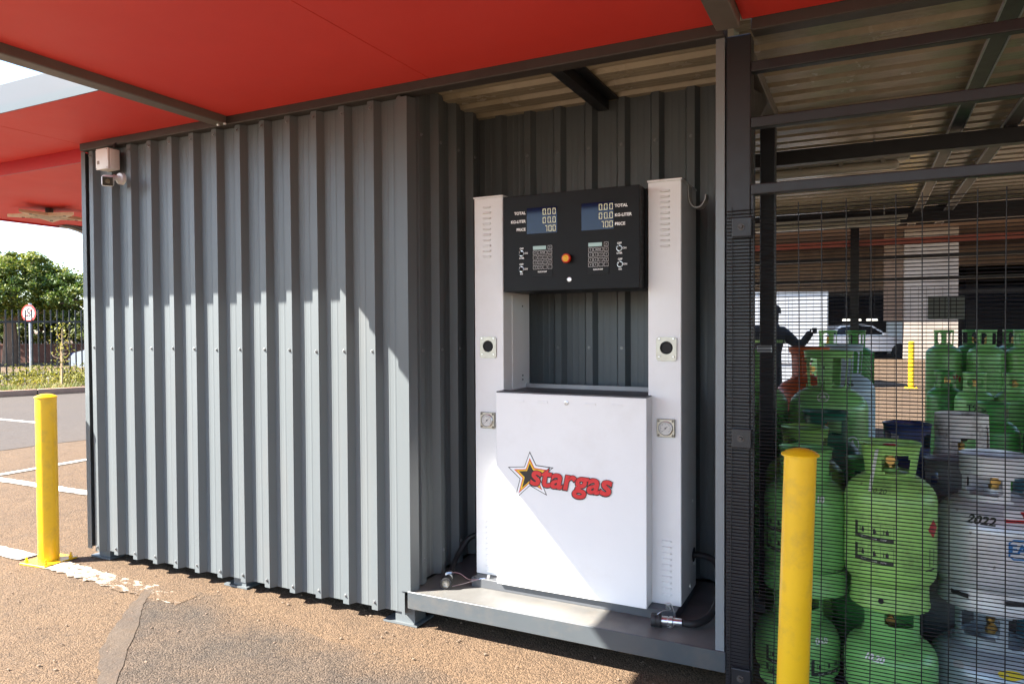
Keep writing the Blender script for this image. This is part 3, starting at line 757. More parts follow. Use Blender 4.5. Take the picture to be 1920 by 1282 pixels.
logo_text(0.0034, M_lred, 0.0, 0.0, 0.0038)
# control head
HX = (-1.470, -0.836); HY = 0.170; HZ = (1.557, 1.985)
hbody = dpt('control_head', bx(CL[1] + 0.002, CR[0] - 0.002, 0.251, 0.50, 1.560, 1.980, 0.002), M_black)
door = obj('door', bx(HX[0], HX[1], HY, 0.2505, HZ[0], HZ[1], 0.003, 2), M_black, hbody)
hbody['label'] = 'black control head with two displays and keypads'
vs1, vs2 = [], []
for k in range(13):
    z = HZ[0] + 0.012 + k * 0.031
    b = B()
    for yy in (0.192, 0.222): box(b, HX[1] + 0.0002, HX[1] + 0.0012, yy, yy + 0.012, z, z + 0.022)
    obj('vent_slot', b, M_dark, hbody)
    b = B(); box(b, HX[0] + 0.003, HX[0] + 0.007, HY - 0.0008, HY - 0.0002, z, z + 0.022); obj('vent_slot', b, M_dark, hbody)
hface = lambda o: (lambda x, z: (x, HY - o, z))
def ptext(s, x, z, size, align, bold=0.0, m=M_print, parent=None, y=0.0008):
    vv, ff = text2d(s, size, bold, 0, align)
    return flat('lettering', [(a + x, c + z) for a, c in vv], ff, m, parent or hbody, lambda a, c: (a, HY - y, c))
SEG = {'0': 'abcdef', '7': 'abc'}
def digit(ch, x, z, w, h, rs):
    t = 0.0032; L_ = {'a': (x, x + w, z + h - t, z + h), 'd': (x, x + w, z, z + t), 'g': (x, x + w, z + h / 2 - t / 2, z + h / 2 + t / 2),
        'f': (x, x + t, z + h / 2 + 0.001, z + h - 0.001), 'b': (x + w - t, x + w, z + h / 2 + 0.001, z + h - 0.001),
        'e': (x, x + t, z + 0.001, z + h / 2 - 0.001), 'c': (x + w - t, x + w, z + 0.001, z + h / 2 - 0.001)}
    for s in SEG[ch]: rs.append(L_[s])
def display(x0, x1, z0, z1, dxl, dxr):
    d = obj('display', bx(x0, x1, HY - 0.0022, HY - 0.0002, z0, z1, 0.0005), M_lcd, hbody)
    rs = []
    for row, (zc, s, dots) in enumerate(((1.9035, '000', (0,)), (1.8665, '000', (1,)), (1.830, '700', (0,)))):
        xx = dxl if row < 2 else dxl + 0.012
        xs_ = [dxl, dxl + 0.0235, dxl + 0.047] if row < 2 else [dxl + 0.012, dxl + 0.0235 + 0.004, dxl + 0.047]
        for k, ch in enumerate(s):
            digit(ch, xs_[k], zc - 0.0135, 0.0150 if ch == '0' else 0.010, 0.027, rs)
            if k in dots: rs.append((xs_[k] + 0.0172, xs_[k] + 0.0202, zc - 0.0135, zc - 0.0105))
    vv, ff = rects(rs); flat('digit_segments', vv, ff, M_seg, d, lambda x, z: (x, HY - 0.0026, z))
display(-1.350, -1.203, 1.810, 1.925, -1.272, 0); display(-1.091, -0.946, 1.809, 1.925, -1.012, 0)
for s, z in (('TOTAL', 1.905), ('KG-LITER', 1.868), ('PRICE', 1.832)): ptext(s, -1.356, z, 0.0175, 'RIGHT', 0.0006)
for s, z in (('TOTAL', 1.904), ('KG-LITER', 1.865), ('PRICE', 1.828)): ptext(s, -0.942, z, 0.0175, 'LEFT', 0.0006)
def keypad(x0, x1, z0, z1):
    kp = obj('keypad', bx(x0, x1, HY - 0.0024, HY - 0.0002, z0, z1, 0.0006), M_pad, hbody)
    W, H_ = x1 - x0, z1 - z0
    obj('keypad_screen', bx(x0 + W * .04, x0 + W * .68, HY - 0.0030, HY - 0.0025, z0 + H_ * .85, z0 + H_ * .965), M_padlcd, kp)
    fr = []
    def key(a, b_, c, d):
        t = 0.0009
        fr.extend([(a, b_, c, c + t), (a, b_, d - t, d), (a, a + t, c + t, d - t), (b_ - t, b_, c + t, d - t)])
    cw = W * .205; gx = W * .245; ch = H_ * .115; gz = H_ * .152
    labs = []
    for r_ in range(5):
        for c_ in range(4):
            a = x0 + W * .04 + c_ * gx; d = z0 + H_ * .965 - r_ * gz
            if r_ == 0 and c_ < 3: continue
            if r_ == 1 and c_ == 1: key(a, a + gx + cw, d - ch, d); labs.append(('ENTER', a + (gx + cw) / 2, d - ch / 2)); continue
            if r_ == 1 and c_ == 2: continue
            key(a, a + cw, d - ch, d)
            s = {(0, 3): 'A', (1, 0): 'C', (1, 3): 'V'}.get((r_, c_)) or '1234567890.-'[(r_ - 2) * 4 + c_]
            labs.append((s, a + cw / 2, d - ch / 2))
    vv, ff = rects(fr); flat('key_outlines', vv, ff, M_print, kp, lambda x, z: (x, HY - 0.0028, z))
    vv, ff = [], []
    for s, a, c in labs:
        v2, f2 = text2d(s, 0.0082); k = len(vv); vv += [(p[0] + a, p[1] + c) for p in v2]; ff += [tuple(i + k for i in f) for f in f2]
    v2, f2 = text2d('EUROPUMP', 0.0085, 0.0003); k = len(vv); vv += [(p[0] + (x0 + x1) / 2, p[1] + z0 + H_ * .155) for p in v2]; ff += [tuple(i + k for i in f) for f in f2]
    flat('key_lettering', vv, ff, M_print, kp, lambda x, z: (x, HY - 0.0029, z))
keypad(-1.323, -1.226, 1.619, 1.760); keypad(-1.063, -0.968, 1.619, 1.760)
def knob(x, z, lab):
    b = B(); cyl(b, (0, 0, 0), (0, -0.004, 0), 0.0125, n=24); k = obj('switch', b, M_zinc, hbody, smooth=True, loc=(x, HY - 0.0002, z))
    b = B(); cyl(b, (0, -0.004, 0), (0, -0.012, 0), 0.0095, 0.009, 20); box(b, -0.003, 0.003, -0.022, -0.011, -0.010, 0.010, 0.001); obj('switch_grip', b, M_blackp, k, smooth=True)
    obj('switch_pointer', bx(-0.0007, 0.0007, -0.0226, -0.0222, 0.001, 0.009), M_print, k)
    ptext('OFF', x, z + 0.021, 0.0110, 'CENTER', 0.0004); ptext('ON', x + 0.0215, z, 0.0110, 'CENTER', 0.0004); ptext(lab, x, z - 0.0205, 0.0098, 'CENTER', 0.0004)
knob(-1.376, 1.726, 'LITER'); knob(-1.377, 1.656, 'KG'); knob(-0.922, 1.726, 'LITER'); knob(-0.919, 1.659, 'KG')
b = B(); lathe(b, [(0.013, 0), (0.013, 0.012), (0.020, 0.014), (0.021, 0.022), (0.018, 0.028), (0.012, 0.029)], 32)
es = obj('emergency_stop', b, M_redk, hbody, smooth=True, loc=(-1.154, HY - 0.0002, 1.693), rot=(math.pi / 2, 0, 0))
b = B(); lathe(b, [(0.0145, 0.0288), (0.012, 0.0300), (0.009, 0.0295), (0.006, 0.0315), (0, 0.032)], 28); obj('stop_disc', b, M_yelk, es, smooth=True)
b = B(); lathe(b, [(0.0105, 0), (0.0105, 0.004), (0.0085, 0.005), (0.0075, 0.003), (0.003, 0.003), (0, 0.0045)], 24); obj('key_lock', b, M_zinc, hbody, smooth=True, loc=(-1.147, HY - 0.0002, 1.603), rot=(math.pi / 2, 0, 0))

# hoses with couplers (they lie on the platform but are fixed to the dispenser)
def coupler(parent, p, d, face=True):
    """a quick coupling whose open end is at p, hose side along -d"""
    q = Vector(d).normalized().to_track_quat('Z', 'Y').to_euler()
    b = B(); lathe(b, [(0.0, -0.004), (0.010, -0.004), (0.0125, -0.006), (0.0175, -0.004), (0.0185, 0.0)], 28); c = obj('coupler_face', b, M_zinc, parent, smooth=True, loc=p, rot=q, world=True)
    for r0 in (0.006, 0.0105, 0.0145):
        b = B(); lathe(b, [(r0, -0.0035), (r0 + 0.0005, -0.001), (r0 + 0.0018, -0.001), (r0 + 0.0022, -0.0038)], 28); obj('coupler_groove', b, M_steel, c, smooth=True)
    b = B(); lathe(b, [(0.0188, 0.0), (0.0265, -0.001), (0.0275, -0.006), (0.0275, -0.018), (0.026, -0.020), (0.026, -0.030), (0.0275, -0.032), (0.0265, -0.042), (0.015, -0.043)], 28); obj('coupler_grip', b, M_blackp, c, smooth=True)
    b = B(); lathe(b, [(0.0185, -0.042), (0.0185, -0.066), (0.0165, -0.068), (0.0165, -0.072), (0.020, -0.073), (0.020, -0.085), (0.014, -0.086), (0.0155, -0.088), (0.0155, -0.122), (0.012, -0.123)], 6 if False else 24); obj('coupler_ferrule', b, M_zinc, c, smooth=True)
    return c
hl = thing('gas_hose', 'black gas hose with coupler lying left of the dispenser', 'hose', (-1.72, 0.12, 0.18))
coupler(hl, (-1.735, 0.085, 0.210), (0.35, -0.93, -0.05))
b = B(); tube(b, smoothpts([(-1.778, 0.198, 0.214), (-1.808, 0.275, 0.225), (-1.822, 0.350, 0.262), (-1.797, 0.410, 0.325), (-1.738, 0.425, 0.352), (-1.670, 0.42, 0.340)], 8), 0.0135, 14); obj('hose', b, M_blackp, hl, smooth=True, world=True)
b = B(); tube(b, smoothpts([(-1.758, 0.120, 0.240), (-1.748, 0.125, 0.249), (-1.70, 0.15, 0.245), (-1.655, 0.17, 0.215), (-1.60, 0.195, 0.222), (-1.575, 0.205, 0.224)], 6), 0.0018, 6)
tube(b, smoothpts([(-1.712, 0.105, 0.196), (-1.67, 0.14, 0.204), (-1.62, 0.18, 0.217), (-1.575, 0.205, 0.2235)], 6), 0.0018, 6); obj('cap_lanyard', b, M_zinc, hl, smooth=True, world=True)
b = B(); cyl(b, (-1.752, 0.122, 0.247), (-1.730, 0.132, 0.249), 0.005, n=8); cyl(b, (-1.612, 0.188, 0.220), (-1.588, 0.198, 0.2225), 0.0042, n=8); obj('lanyard_crimp', b, M_zinc, hl, world=True)
b = B(); cyl(b, (-1.575, 0.207, 0.222), (-1.575, 0.207, 0.238), 0.008, n=6); obj('lanyard_bolt', b, M_zinc, hl, world=True)
hr = thing('gas_hose', 'black gas hose with coupler curling out of the right column', 'hose', (-0.65, 0.12, 0.18))
coupler(hr, (-0.772, 0.108, 0.208), (-0.985, -0.17, 0.0))
b = B(); tube(b, smoothpts([(-0.650, 0.129, 0.208), (-0.600, 0.150, 0.205), (-0.562, 0.21, 0.215), (-0.545, 0.29, 0.248), (-0.546, 0.37, 0.300), (-0.567, 0.44, 0.352), (-0.610, 0.478, 0.374), (-0.681, 0.49, 0.375)], 8), 0.0145, 14); obj('hose', b, M_blackp, hr, smooth=True, world=True)
b = B(); tube(b, smoothpts([(-0.745, 0.10, 0.236), (-0.728, 0.115, 0.246), (-0.705, 0.15, 0.243), (-0.722, 0.195, 0.240), (-0.735, 0.208, 0.243), (-0.715, 0.205, 0.247), (-0.692, 0.16, 0.236), (-0.682, 0.13, 0.228)], 6), 0.0018, 6)
tube(b, smoothpts([(-0.682, 0.128, 0.229), (-0.678, 0.106, 0.205), (-0.690, 0.112, 0.187), (-0.71, 0.118, 0.184)], 6), 0.0014, 6); obj('cap_lanyard', b, M_zinc, hr, smooth=True, world=True)
b = B(); cyl(b, (-0.728, 0.207, 0.222), (-0.728, 0.207, 0.240), 0.009, n=6); obj('lanyard_bolt', b, M_zinc, hr, world=True)

# ------------------------------------------------------------------ cylinder cage
CG = thing('cylinder_cage', 'black steel mesh cage holding the gas cylinders, right of the kiosk', 'cage', (0.9, 3.0, 0))
def cg(name, bm, m, **k): return obj(name, bm, m, CG, world=True, **k)
CX1 = 5.0; RY = 6.30
cg('post', bx(-0.459, -0.372, -0.005, 0.080, 0.002, 2.456, 0.004), M_frame2)
cg('post', bx(-0.470, -0.398, 1.03, 1.10, 0.007, 2.456, 0.004), M_frame2)
cg('post', bx(1.60, 1.68, 0.0, 0.08, 0.007, 2.456, 0.004), M_frame2)
cg('top_rail', bx(-0.371, CX1, -0.020, 0.056, 2.459, 2.540, 0.004), M_frame)
cg('side_beam', bx(-0.462, -0.385, 0.081, 1.029, 2.40, 2.456, 0.003), M_beamwarm)
for z in (2.335, 2.134, 1.893):
    cg('gate_bar', bx(-0.3715, 1.599, -0.004, 0.036, z - 0.019, z + 0.019, 0.004, 2), M_frame2)
b = B(); prism(b, [(0.085, 2.30), (0.085, 2.14), (0.11, 2.09), (0.70, 2.40), (0.55, 2.40)], (-0.440, -0.400), 'yz'); cg('gusset', b, M_frame2)
# front wire mesh: dense horizontals, verticals every 76 mm
ZT, YW = 1.818, -0.010
b = B(); nz = 142
random.seed(21)
for k in range(nz):
    z = ZT - 0.0127 * k; prevr = None; zz = 0
    pts = []
    for j in range(13):
        x = -0.456 + (1.60 + 0.456) * j / 12
        pts.append((x, YW - 0.0032 + 0.0015 * math.sin(x * 9 + k * .1), z + random.uniform(-0.0007, 0.0007)))
    tube(b, pts, 0.00175, 4, caps=False)
w = cg('horizontal_wires', b, M_wire); w['kind'] = 'stuff'
VX = [-0.437 + 0.0762 * k for k in range(27)]
for x in VX:
    pts = []
    j0 = random.uniform(-0.002, 0.002)
    for j in range(15):
        z = 0.015 + (ZT + 0.014 - 0.015) * j / 14
        pts.append((x + 0.004 * math.sin(z * 2.2 + x * 3) + j0, YW - 0.0082, z))
    b = B(); tube(b, pts, 0.0019, 6); cg('vertical_wire', b, M_wire)
for z in (1.756, 0.988, 0.104):
    c = cg('clamp_plate', bx(-0.434, -0.366, YW - 0.018, YW - 0.0108, z - 0.035, z + 0.035, 0.003, 2), M_frame2)
    b = B(); cyl(b, (-0.402, YW - 0.018, z), (-0.402, YW - 0.021, z), 0.013, n=18); cyl(b, (-0.402, YW - 0.021, z), (-0.402, YW - 0.028, z), 0.0075, 0.006, 8); obj('clamp_bolt', b, M_frame, c, smooth=True)
    b = B()
    for k in range(9): box(b, -0.434 + k * 0.0076, -0.4305 + k * 0.0076, YW - 0.016, YW - 0.011, z - 0.0385, z - 0.0355)
    obj('clamp_teeth', b, M_frame2, c)
# frame edge seen on the left of the gate mesh
cg('mesh_edge_strip', bx(-0.3705, -0.362, -0.003, 0.010, 0.02, 1.873), M_frame2)
# rear frame and mesh
for x in (-0.10, 1.62, 3.4):
    cg('rear_post', bx(x - 0.045, x + 0.045, RY, RY + 0.08, 0.007, 2.50), M_frame2)
cg('rear_post', bx(-3.80, -3.72, RY, RY + 0.08, 0.007, 2.50), M_frame2)
for z, h in ((2.150, 0.020), (1.905, 0.018)):
    cg('rear_bar', bx(-3.719, -0.146, RY + 0.01, RY + 0.05, z - h, z + h), M_frame2); cg('rear_bar', bx(-0.054, 1.574, RY + 0.01, RY + 0.05, z - h, z + h), M_frame2)
cg('rear_fascia', bx(-3.72, CX1, RY + 0.085, RY + 0.115, 2.295, 2.365), mat('salmon_painted_fascia', (0.50, 0.14, 0.10), 0.5, var=0.06))
cg('rear_rail', bx(-3.72, CX1, RY, RY + 0.08, 2.501, 2.60), M_frame2)
b = B()
for k in range(140):
    z = 1.80 - 0.0127 * k; tube(b, [(-1.6, RY + 0.004, z), (2.3, RY + 0.004, z)], 0.0013, 3, caps=False)
for k in range(52):
    x = -1.6 + 0.0762 * k; tube(b, [(x, RY, 0.01), (x, RY, 1.81)], 0.0016, 3, caps=False)
w = cg('rear_wire_mesh', b, M_wire); w['kind'] = 'stuff'
sg = cg('hanging_panel', bx(0.62, 0.965, RY - 0.022, RY - 0.006, 1.455, 1.705, 0.002), mat('grey_panel_paint', (0.10, 0.105, 0.10), 0.5, var=0.1))
for k in range(5):
    obj('panel_slot', bx(0.675 + k * 0.052, 0.683 + k * 0.052, RY - 0.0228, RY - 0.0222, 1.47, 1.69), M_dark, sg)
# roof over the cage: each cream sheet its own piece, ribs across
k = 0; y = 0.060
while y < RY:
    y2 = min(y + 0.686, RY + 0.1)
    dz = 0.001 * (k % 2)
    for (xa, xb) in ((XR + 0.002, 0.62), (0.605, CX1 + 0.2)):
        if xa < 0 and y > 0.7: xa = -3.8
        bmr = sheeting(y, y2 + 0.02, 0.10, xa, xb, lambda u, h, w, dz=dz, q=(xa > 0): (w, u, 2.560 + dz + (0.0013 if q else 0) + RIB - h), 0, 4)
        cg('roof_sheet', bmr, M_cream)
    y = y2; k += 1
for x in (0.455, 0.715):
    cg('purlin', bx(x - 0.030, x + 0.030, 0.056, RY - 0.001, 2.488, 2.494), M_frame2 if x < .6 else M_beamwarm)
    for sx in (-1, 1): cg('purlin_lip', bx(x + sx * 0.0335 - 0.003, x + sx * 0.0335 + 0.003, 0.056, RY - 0.001, 2.484, 2.500), M_galv)
    cg('purlin', bx(x - 0.004, x + 0.004, 0.056, RY - 0.001, 2.4945, 2.556), M_frame2)
for yy, z0, z1 in ((2.02, 2.385, 2.470), (5.35, 2.40, 2.55)):
    cg('cross_beam', bx(-3.7, CX1, yy - 0.04, yy + 0.04, z0, z1, 0.003), M_frame2)
for x in (0.715,):
    cg('stub_post', bx(x - 0.028, x + 0.028, 1.995, 2.045, 2.4705, 2.4875), M_frame2)
# batten lights under the roof, unlit
def batten(x0, x1, y, z, label):
    t = thing('batten_light', label, 'light fitting', ((x0 + x1) / 2, y, z), 0, 'batten lights under the cage roof')
    obj('housing', bx(x0, x1, y - 0.05, y + 0.05, z, z + 0.045, 0.012, 2), mat('batten_housing', (0.42, 0.41, 0.36), 0.4, var=0.08), t, world=True)
    obj('diffuser', bx(x0 + 0.01, x1 - 0.06, y - 0.042, y + 0.042, z - 0.055, z - 0.0005, 0.025, 3), mat('batten_diffuser', (0.52, 0.49, 0.40), 0.18, var=0.05), t, smooth=True, world=True)
    n = 5
    for k in range(n):
        x = x0 + 0.1 + (x1 - x0 - 0.25) * k / (n - 1)
        obj('clip', bx(x - 0.012, x + 0.012, y - 0.056, y - 0.0505, z - 0.02, z + 0.02), mat('batten_clip', (0.35, 0.34, 0.29), 0.4), t, world=True)
    for x in (x0 + 0.2, x1 - 0.2):
        b = B(); cyl(b, (x, y, z + 0.045), (x, y, 2.559), 0.006, n=8); obj('hanger', b, M_galv, t, world=True)
batten(-0.95, 0.25, 2.33, 2.42, 'nearer unlit batten light under the cage roof')
batten(-1.05, 0.37, 5.15, 2.42, 'farther unlit batten light under the cage roof')
# latch plate on the second post
cg('latch_plate', bx(-0.480, -0.41, 1.018, 1.0295, 1.265, 1.300, 0.002), M_galv)

# ------------------------------------------------------------------ gas cylinders
PROFS, MESHES = {}, {}
def body_profile(Rr, zb, zs, zt, rn):
    """dome bottom from zb, straight wall, shoulder from zs up to neck zt"""
    pr = [(0.0, zb)]
    bh = min(0.09, (zs - zb) * 0.3)
    for k in range(1, 9):
        a = k / 8 * math.pi / 2; pr.append((Rr * math.sin(a), zb + bh * (1 - math.cos(a))))
    for k in range(1, 5): pr.append((Rr, zb + bh + (zs - zb - bh) * k / 4))
    for k in range(1, 13):
        a = k / 12 * math.pi / 2
        r_ = Rr * math.cos(a) ** 0.9; z_ = zs + (zt - zs) * math.sin(a)
        if r_ > rn: pr.append((r_, z_))
    pr.append((rn, zt)); pr.append((rn, zt + 0.012)); pr.append((0, zt + 0.012))
    return pr
def outer_at(pr, z):
    best = None
    for (r0, z0), (r1, z1) in zip(pr, pr[1:]):
        if z0 <= z <= z1 and z1 > z0:
            best = r0 + (r1 - r0) * (z - z0) / (z1 - z0)
    return best if best is not None else pr[-1][0]

def collar_mesh(r0, r1, z0, z1, wins, lip=0.006, n=56, nz=18, th=0.003, gap=None):
    """sheet collar with cut-out windows; wins = (centre deg, half width deg, zf0, zf1); gap removes a sector"""
    bm = B(); gridv = []
    for j in range(nz + 1):
        f = j / nz; z = z0 + (z1 - z0) * f
        r_ = r0 + (r1 - r0) * f
        if f > 0.9: r_ += lip * (f - 0.9) / 0.1
        gridv.append([bm.verts.new((r_ * math.sin(2 * math.pi * k / n), -r_ * math.cos(2 * math.pi * k / n), z)) for k in range(n)])
    for j in range(nz):
        for k in range(n):
            f = (j + 0.5) / nz; a = 360 * (k + 0.5) / n
            skip = False
            for (c, hw, f0, f1) in wins:
                d = abs((a - c + 180) % 360 - 180)
                fr = min((f - f0), (f1 - f)) / max(1e-3, (f1 - f0))
                hwe = hw * (1.0 if fr > 0.12 else 0.86)
                if d < hwe and f0 < f < f1: skip = True
            if skip: continue
            k2 = (k + 1) % n
            bm.faces.new((gridv[j][k], gridv[j][k2], gridv[j + 1][k2], gridv[j + 1][k]))
    loose = [v for v in bm.verts if not v.link_faces]
    bmesh.ops.delete(bm, geom=loose, context='VERTS')
    bmesh.ops.recalc_face_normals(bm, faces=bm.faces[:])
    bmesh.ops.solidify(bm, geom=bm.faces[:], thickness=th)
    return finish(bm, True, 50)

KINDS = {
 # R, foot r, foot h, body bottom, shoulder z, neck z, neck r, collar r0, r1, z0, z1, windows
 'nine':   dict(R=.153, fr=.150, fh=.060, zb=.035, zs=.335, zt=.440, cr=(.092, .092), cz=(.412, .545), wins=[(0, 0, 0, 0), (95, 26, .25, .72), (265, 26, .25, .72), (180, 40, .2, .75)], lip=.006),
 'flare':  dict(R=.153, fr=.128, fh=.065, zb=.045, zs=.385, zt=.488, cr=(.078, .096), cz=(.466, .592), wins=[(12, 30, .18, .70), (130, 34, .18, .7), (250, 34, .18, .7)], lip=.008),
 'five':   dict(R=.155, fr=.135, fh=.045, zb=.025, zs=.175, zt=.270, cr=(.092, .092), cz=(.236, .368), wins=[(20, 34, .55, .95), (140, 34, .3, .85), (260, 34, .3, .85)], lip=.004),
 'silver': dict(R=.190, fr=.172, fh=.080, zb=.035, zs=.285, zt=.405, cr=(.110, .110), cz=(.365, .545), wins=[(-24, 31, .22, .62), (44, 24, .12, .62), (140, 30, .15, .72), (255, 34, .15, .62)], lip=.002),
 'silver5':dict(R=.195, fr=.172, fh=.05, zb=.03, zs=.135, zt=.240, cr=(.118, .118), cz=(.195, .369), wins=[(-24, 31, .38, .90), (44, 24, .2, .90), (130, 30, .2, .9), (240, 40, .2, .9)], lip=.002),
 'tall':   dict(R=.187, fr=.165, fh=.080, zb=.045, zs=.965, zt=1.085, cr=(.100, .112), cz=(1.050, 1.262), wins=[(30, 19, .10, .84), (68, 13, .05, .84), (-28, 23, .05, .84), (-75, 13, .05, .84), (120, 30, .1, .84), (240, 30, .1, .84)], lip=.004),
 'slim':   dict(R=.162, fr=.145, fh=.06, zb=.04, zs=1.085, zt=1.185, cr=(.082, .086), cz=(1.155, 1.335), wins=[(-38, 18, .2, .86), (35, 24, .2, .86), (110, 24, .2, .86), (180, 30, .2, .86), (255, 24, .2, .86)], lip=.003),
 'mid':    dict(R=.145, fr=.125, fh=.06, zb=.04, zs=.745, zt=.850, cr=(.080, .080), cz=(.820, .985), wins=[(0, 44, .35, .72), (110, 34, .35, .8), (240, 34, .35, .8)], lip=.003),
 'scuff':  dict(R=.172, fr=.15, fh=.06, zb=.04, zs=.665, zt=.785, cr=(.112, .104), cz=(.735, .990), wins=[(8, 20, .30, .60), (62, 6, .2, .86), (150, 30, .3, .7), (250, 30, .3, .7)], lip=.000),
 'squat':  dict(R=.160, fr=.14, fh=.06, zb=.04, zs=.610, zt=.720, cr=(.088, .092), cz=(.690, .835), wins=[(60, 26, .25, .72), (180, 30, .2, .8), (300, 26, .25, .72)], lip=.006),
}
for nm, base, dz in (('squat12', 'squat', .115), ('squat15', 'squat', .15), ('squat08', 'squat', .07)):
    q_ = dict(KINDS[base]); q_['zs'] += dz; q_['zt'] += dz; q_['cz'] = (q_['cz'][0] + dz, q_['cz'][1] + dz); KINDS[nm] = q_
VALVE = None
def valve_meshes():
    b = B(); lathe(b, [(0.0, 0), (0.017, 0), (0.017, 0.016), (0.012, 0.018), (0.012, 0.045), (0.015, 0.047), (0.015, 0.060), (0.007, 0.062), (0.007, 0.075), (0, 0.075)], 14)
    cyl(b, (0, -0.005, 0.034), (0.0, -0.042, 0.034), 0.0125, n=14); cyl(b, (0, -0.042, 0.034), (0.0, -0.046, 0.034), 0.016, 0.016, 14)
    v = finish(b, True)
    b = B(); lathe(b, [(0, 0.086), (0.02, 0.086), (0.026, 0.082), (0.026, 0.076), (0.02, 0.072), (0, 0.072)], 14); hmesh = finish(b, True)
    return v, hmesh
VALVE = valve_meshes()
M_vred = mat('red_valve_wheel', (0.40, 0.03, 0.025), 0.45); M_vblk = mat('black_valve_wheel', (0.02, 0.02, 0.02), 0.5)

def kmesh(kind):
    if kind in MESHES: return MESHES[kind]
    K_ = KINDS[kind]
    pr = body_profile(K_['R'], K_['zb'], K_['zs'], K_['zt'], 0.03)
    b = B(); lathe(b, pr, 44); body = finish(b, True, 60)
    b = B(); fr, fh = K_['fr'], K_['fh']
    lathe(b, [(fr + .004, 0), (fr + .006, fh * .15), (fr + .002, fh * .3), (fr, fh + .03), (fr - .004, fh + .03), (fr - .003, 0)], 40, closed=True); foot = finish(b, True, 40)
    cr, cz = K_['cr'], K_['cz']
    colm = collar_mesh(cr[0], cr[1], cz[0], cz[1], K_['wins'], K_['lip'])
    PROFS[kind] = pr
    MESHES[kind] = (body, foot, colm); return MESHES[kind]

def wrapper(kind, th, z, off=0.0012):
    """2D (u right, v up) -> cylinder surface around angle th (deg, 0 faces -y, + to +x)"""
    pr = PROFS[kind]
    arc = [0.0]
    for (r0, z0), (r1, z1) in zip(pr, pr[1:]): arc.append(arc[-1] + math.hypot(r1 - r0, z1 - z0))
    # arc position of height z on the outer surface
    s0 = 0
    for i, ((r0, z0), (r1, z1)) in enumerate(zip(pr, pr[1:])):
        if z0 <= z <= z1 and z1 > z0: s0 = arc[i] + (arc[i + 1] - arc[i]) * (z - z0) / (z1 - z0); break
    def fn(u, v):
        s = s0 + v
        for i in range(len(pr) - 1):
            if arc[i] <= s <= arc[i + 1] and arc[i + 1] > arc[i]:
                t = (s - arc[i]) / (arc[i + 1] - arc[i])
                r_ = pr[i][0] + (pr[i + 1][0] - pr[i][0]) * t; zz = pr[i][1] + (pr[i + 1][1] - pr[i][1]) * t
                L_ = arc[i + 1] - arc[i]; nr, nz_ = (pr[i + 1][1] - pr[i][1]) / L_, -(pr[i + 1][0] - pr[i][0]) / L_
                break
        else: r_, zz, nr, nz_ = pr[-1][0], pr[-1][1], 1, 0
        ru = outer_at(pr, z)
        a = R(th) + u / max(ru, 0.05)
        r2 = r_ + nr * off * 1.6
        return (r2 * math.sin(a), -r2 * math.cos(a), zz + nz_ * off * 1.6)
    return fn
def grid2(x0, x1, y0, y1, nx=8, ny=3):
    vv = [(x0 + (x1 - x0) * i / nx, y0 + (y1 - y0) * j / ny) for j in range(ny + 1) for i in range(nx + 1)]
    ff = [(j * (nx + 1) + i, j * (nx + 1) + i + 1, (j + 1) * (nx + 1) + i + 1, (j + 1) * (nx + 1) + i) for j in range(ny) for i in range(nx)]
    return vv, ff
def cat2(*ls):
    vv, ff = [], []
    for v, f in ls: k = len(vv); vv += v; ff += [tuple(i + k for i in q) for q in f]
    return vv, ff
def decal(t, kind, name, geo, m, th, z, off=0.0012):
    return flat(name, geo[0], geo[1], m, t, wrapper(kind, th, z, off))
def ctext(t, kind, s, size, m, th, z, bold=0.0, shear=0.0, name='stencilled_text'):
    return decal(t, kind, name, text2d(s, size, bold, shear), m, th, z, 0.0016)
def hazard(t, kind, th, z, w=0.135, h=0.060):
    """printed handling label: dark side bar, boxes with pictograms and a dark text band"""
    parts = [grid2(-w / 2, -w / 2 + 0.012, -h / 2, h / 2, 2, 2), grid2(-w / 2 + 0.012, w / 2, -h / 2, -h / 2 + 0.014, 10, 1)]
    fr = 0.0011
    parts.append(grid2(-w / 2, w / 2, h / 2 - fr, h / 2, 10, 1))
    for k in range(1, 4):
        x = -w / 2 + 0.012 + (w - 0.012) * k / 3; parts.append(grid2(x - fr, x, -h / 2, h / 2, 1, 1))
    for k in range(3):
        xc = -w / 2 + 0.012 + (w - 0.012) * (k + .5) / 3
        parts.append(([(xc - .005, -.006), (xc + .005, -.006), (xc + .005, .008), (xc + .002, .010), (xc + .002, .014), (xc - .002, .014), (xc - .002, .010), (xc - .005, .008)], [tuple(range(8))]))
        parts.append(([(xc - .011, .016), (xc - .0095, .0175), (xc + .011, -.004), (xc + .0095, -.0055)], [(0, 1, 2, 3)]) if k == 1 else grid2(xc - .012, xc - .009, -.004, .012, 1, 1))
    decal(t, kind, 'handling_label', cat2(*parts), L_blk, th, z)
    vv, ff = cat2(*[(lambda q: ([(a + x, b_ - h / 2 + .007) for a, b_ in q[0]], q[1]))(text2d(s, 0.0062)) for s, x in (('DO NOT', -.028), ('STORE', .006), ('CLOSE', .036))])
    decal(t, kind, 'label_lettering', (vv, ff), L_wht, th, z, 0.0020)

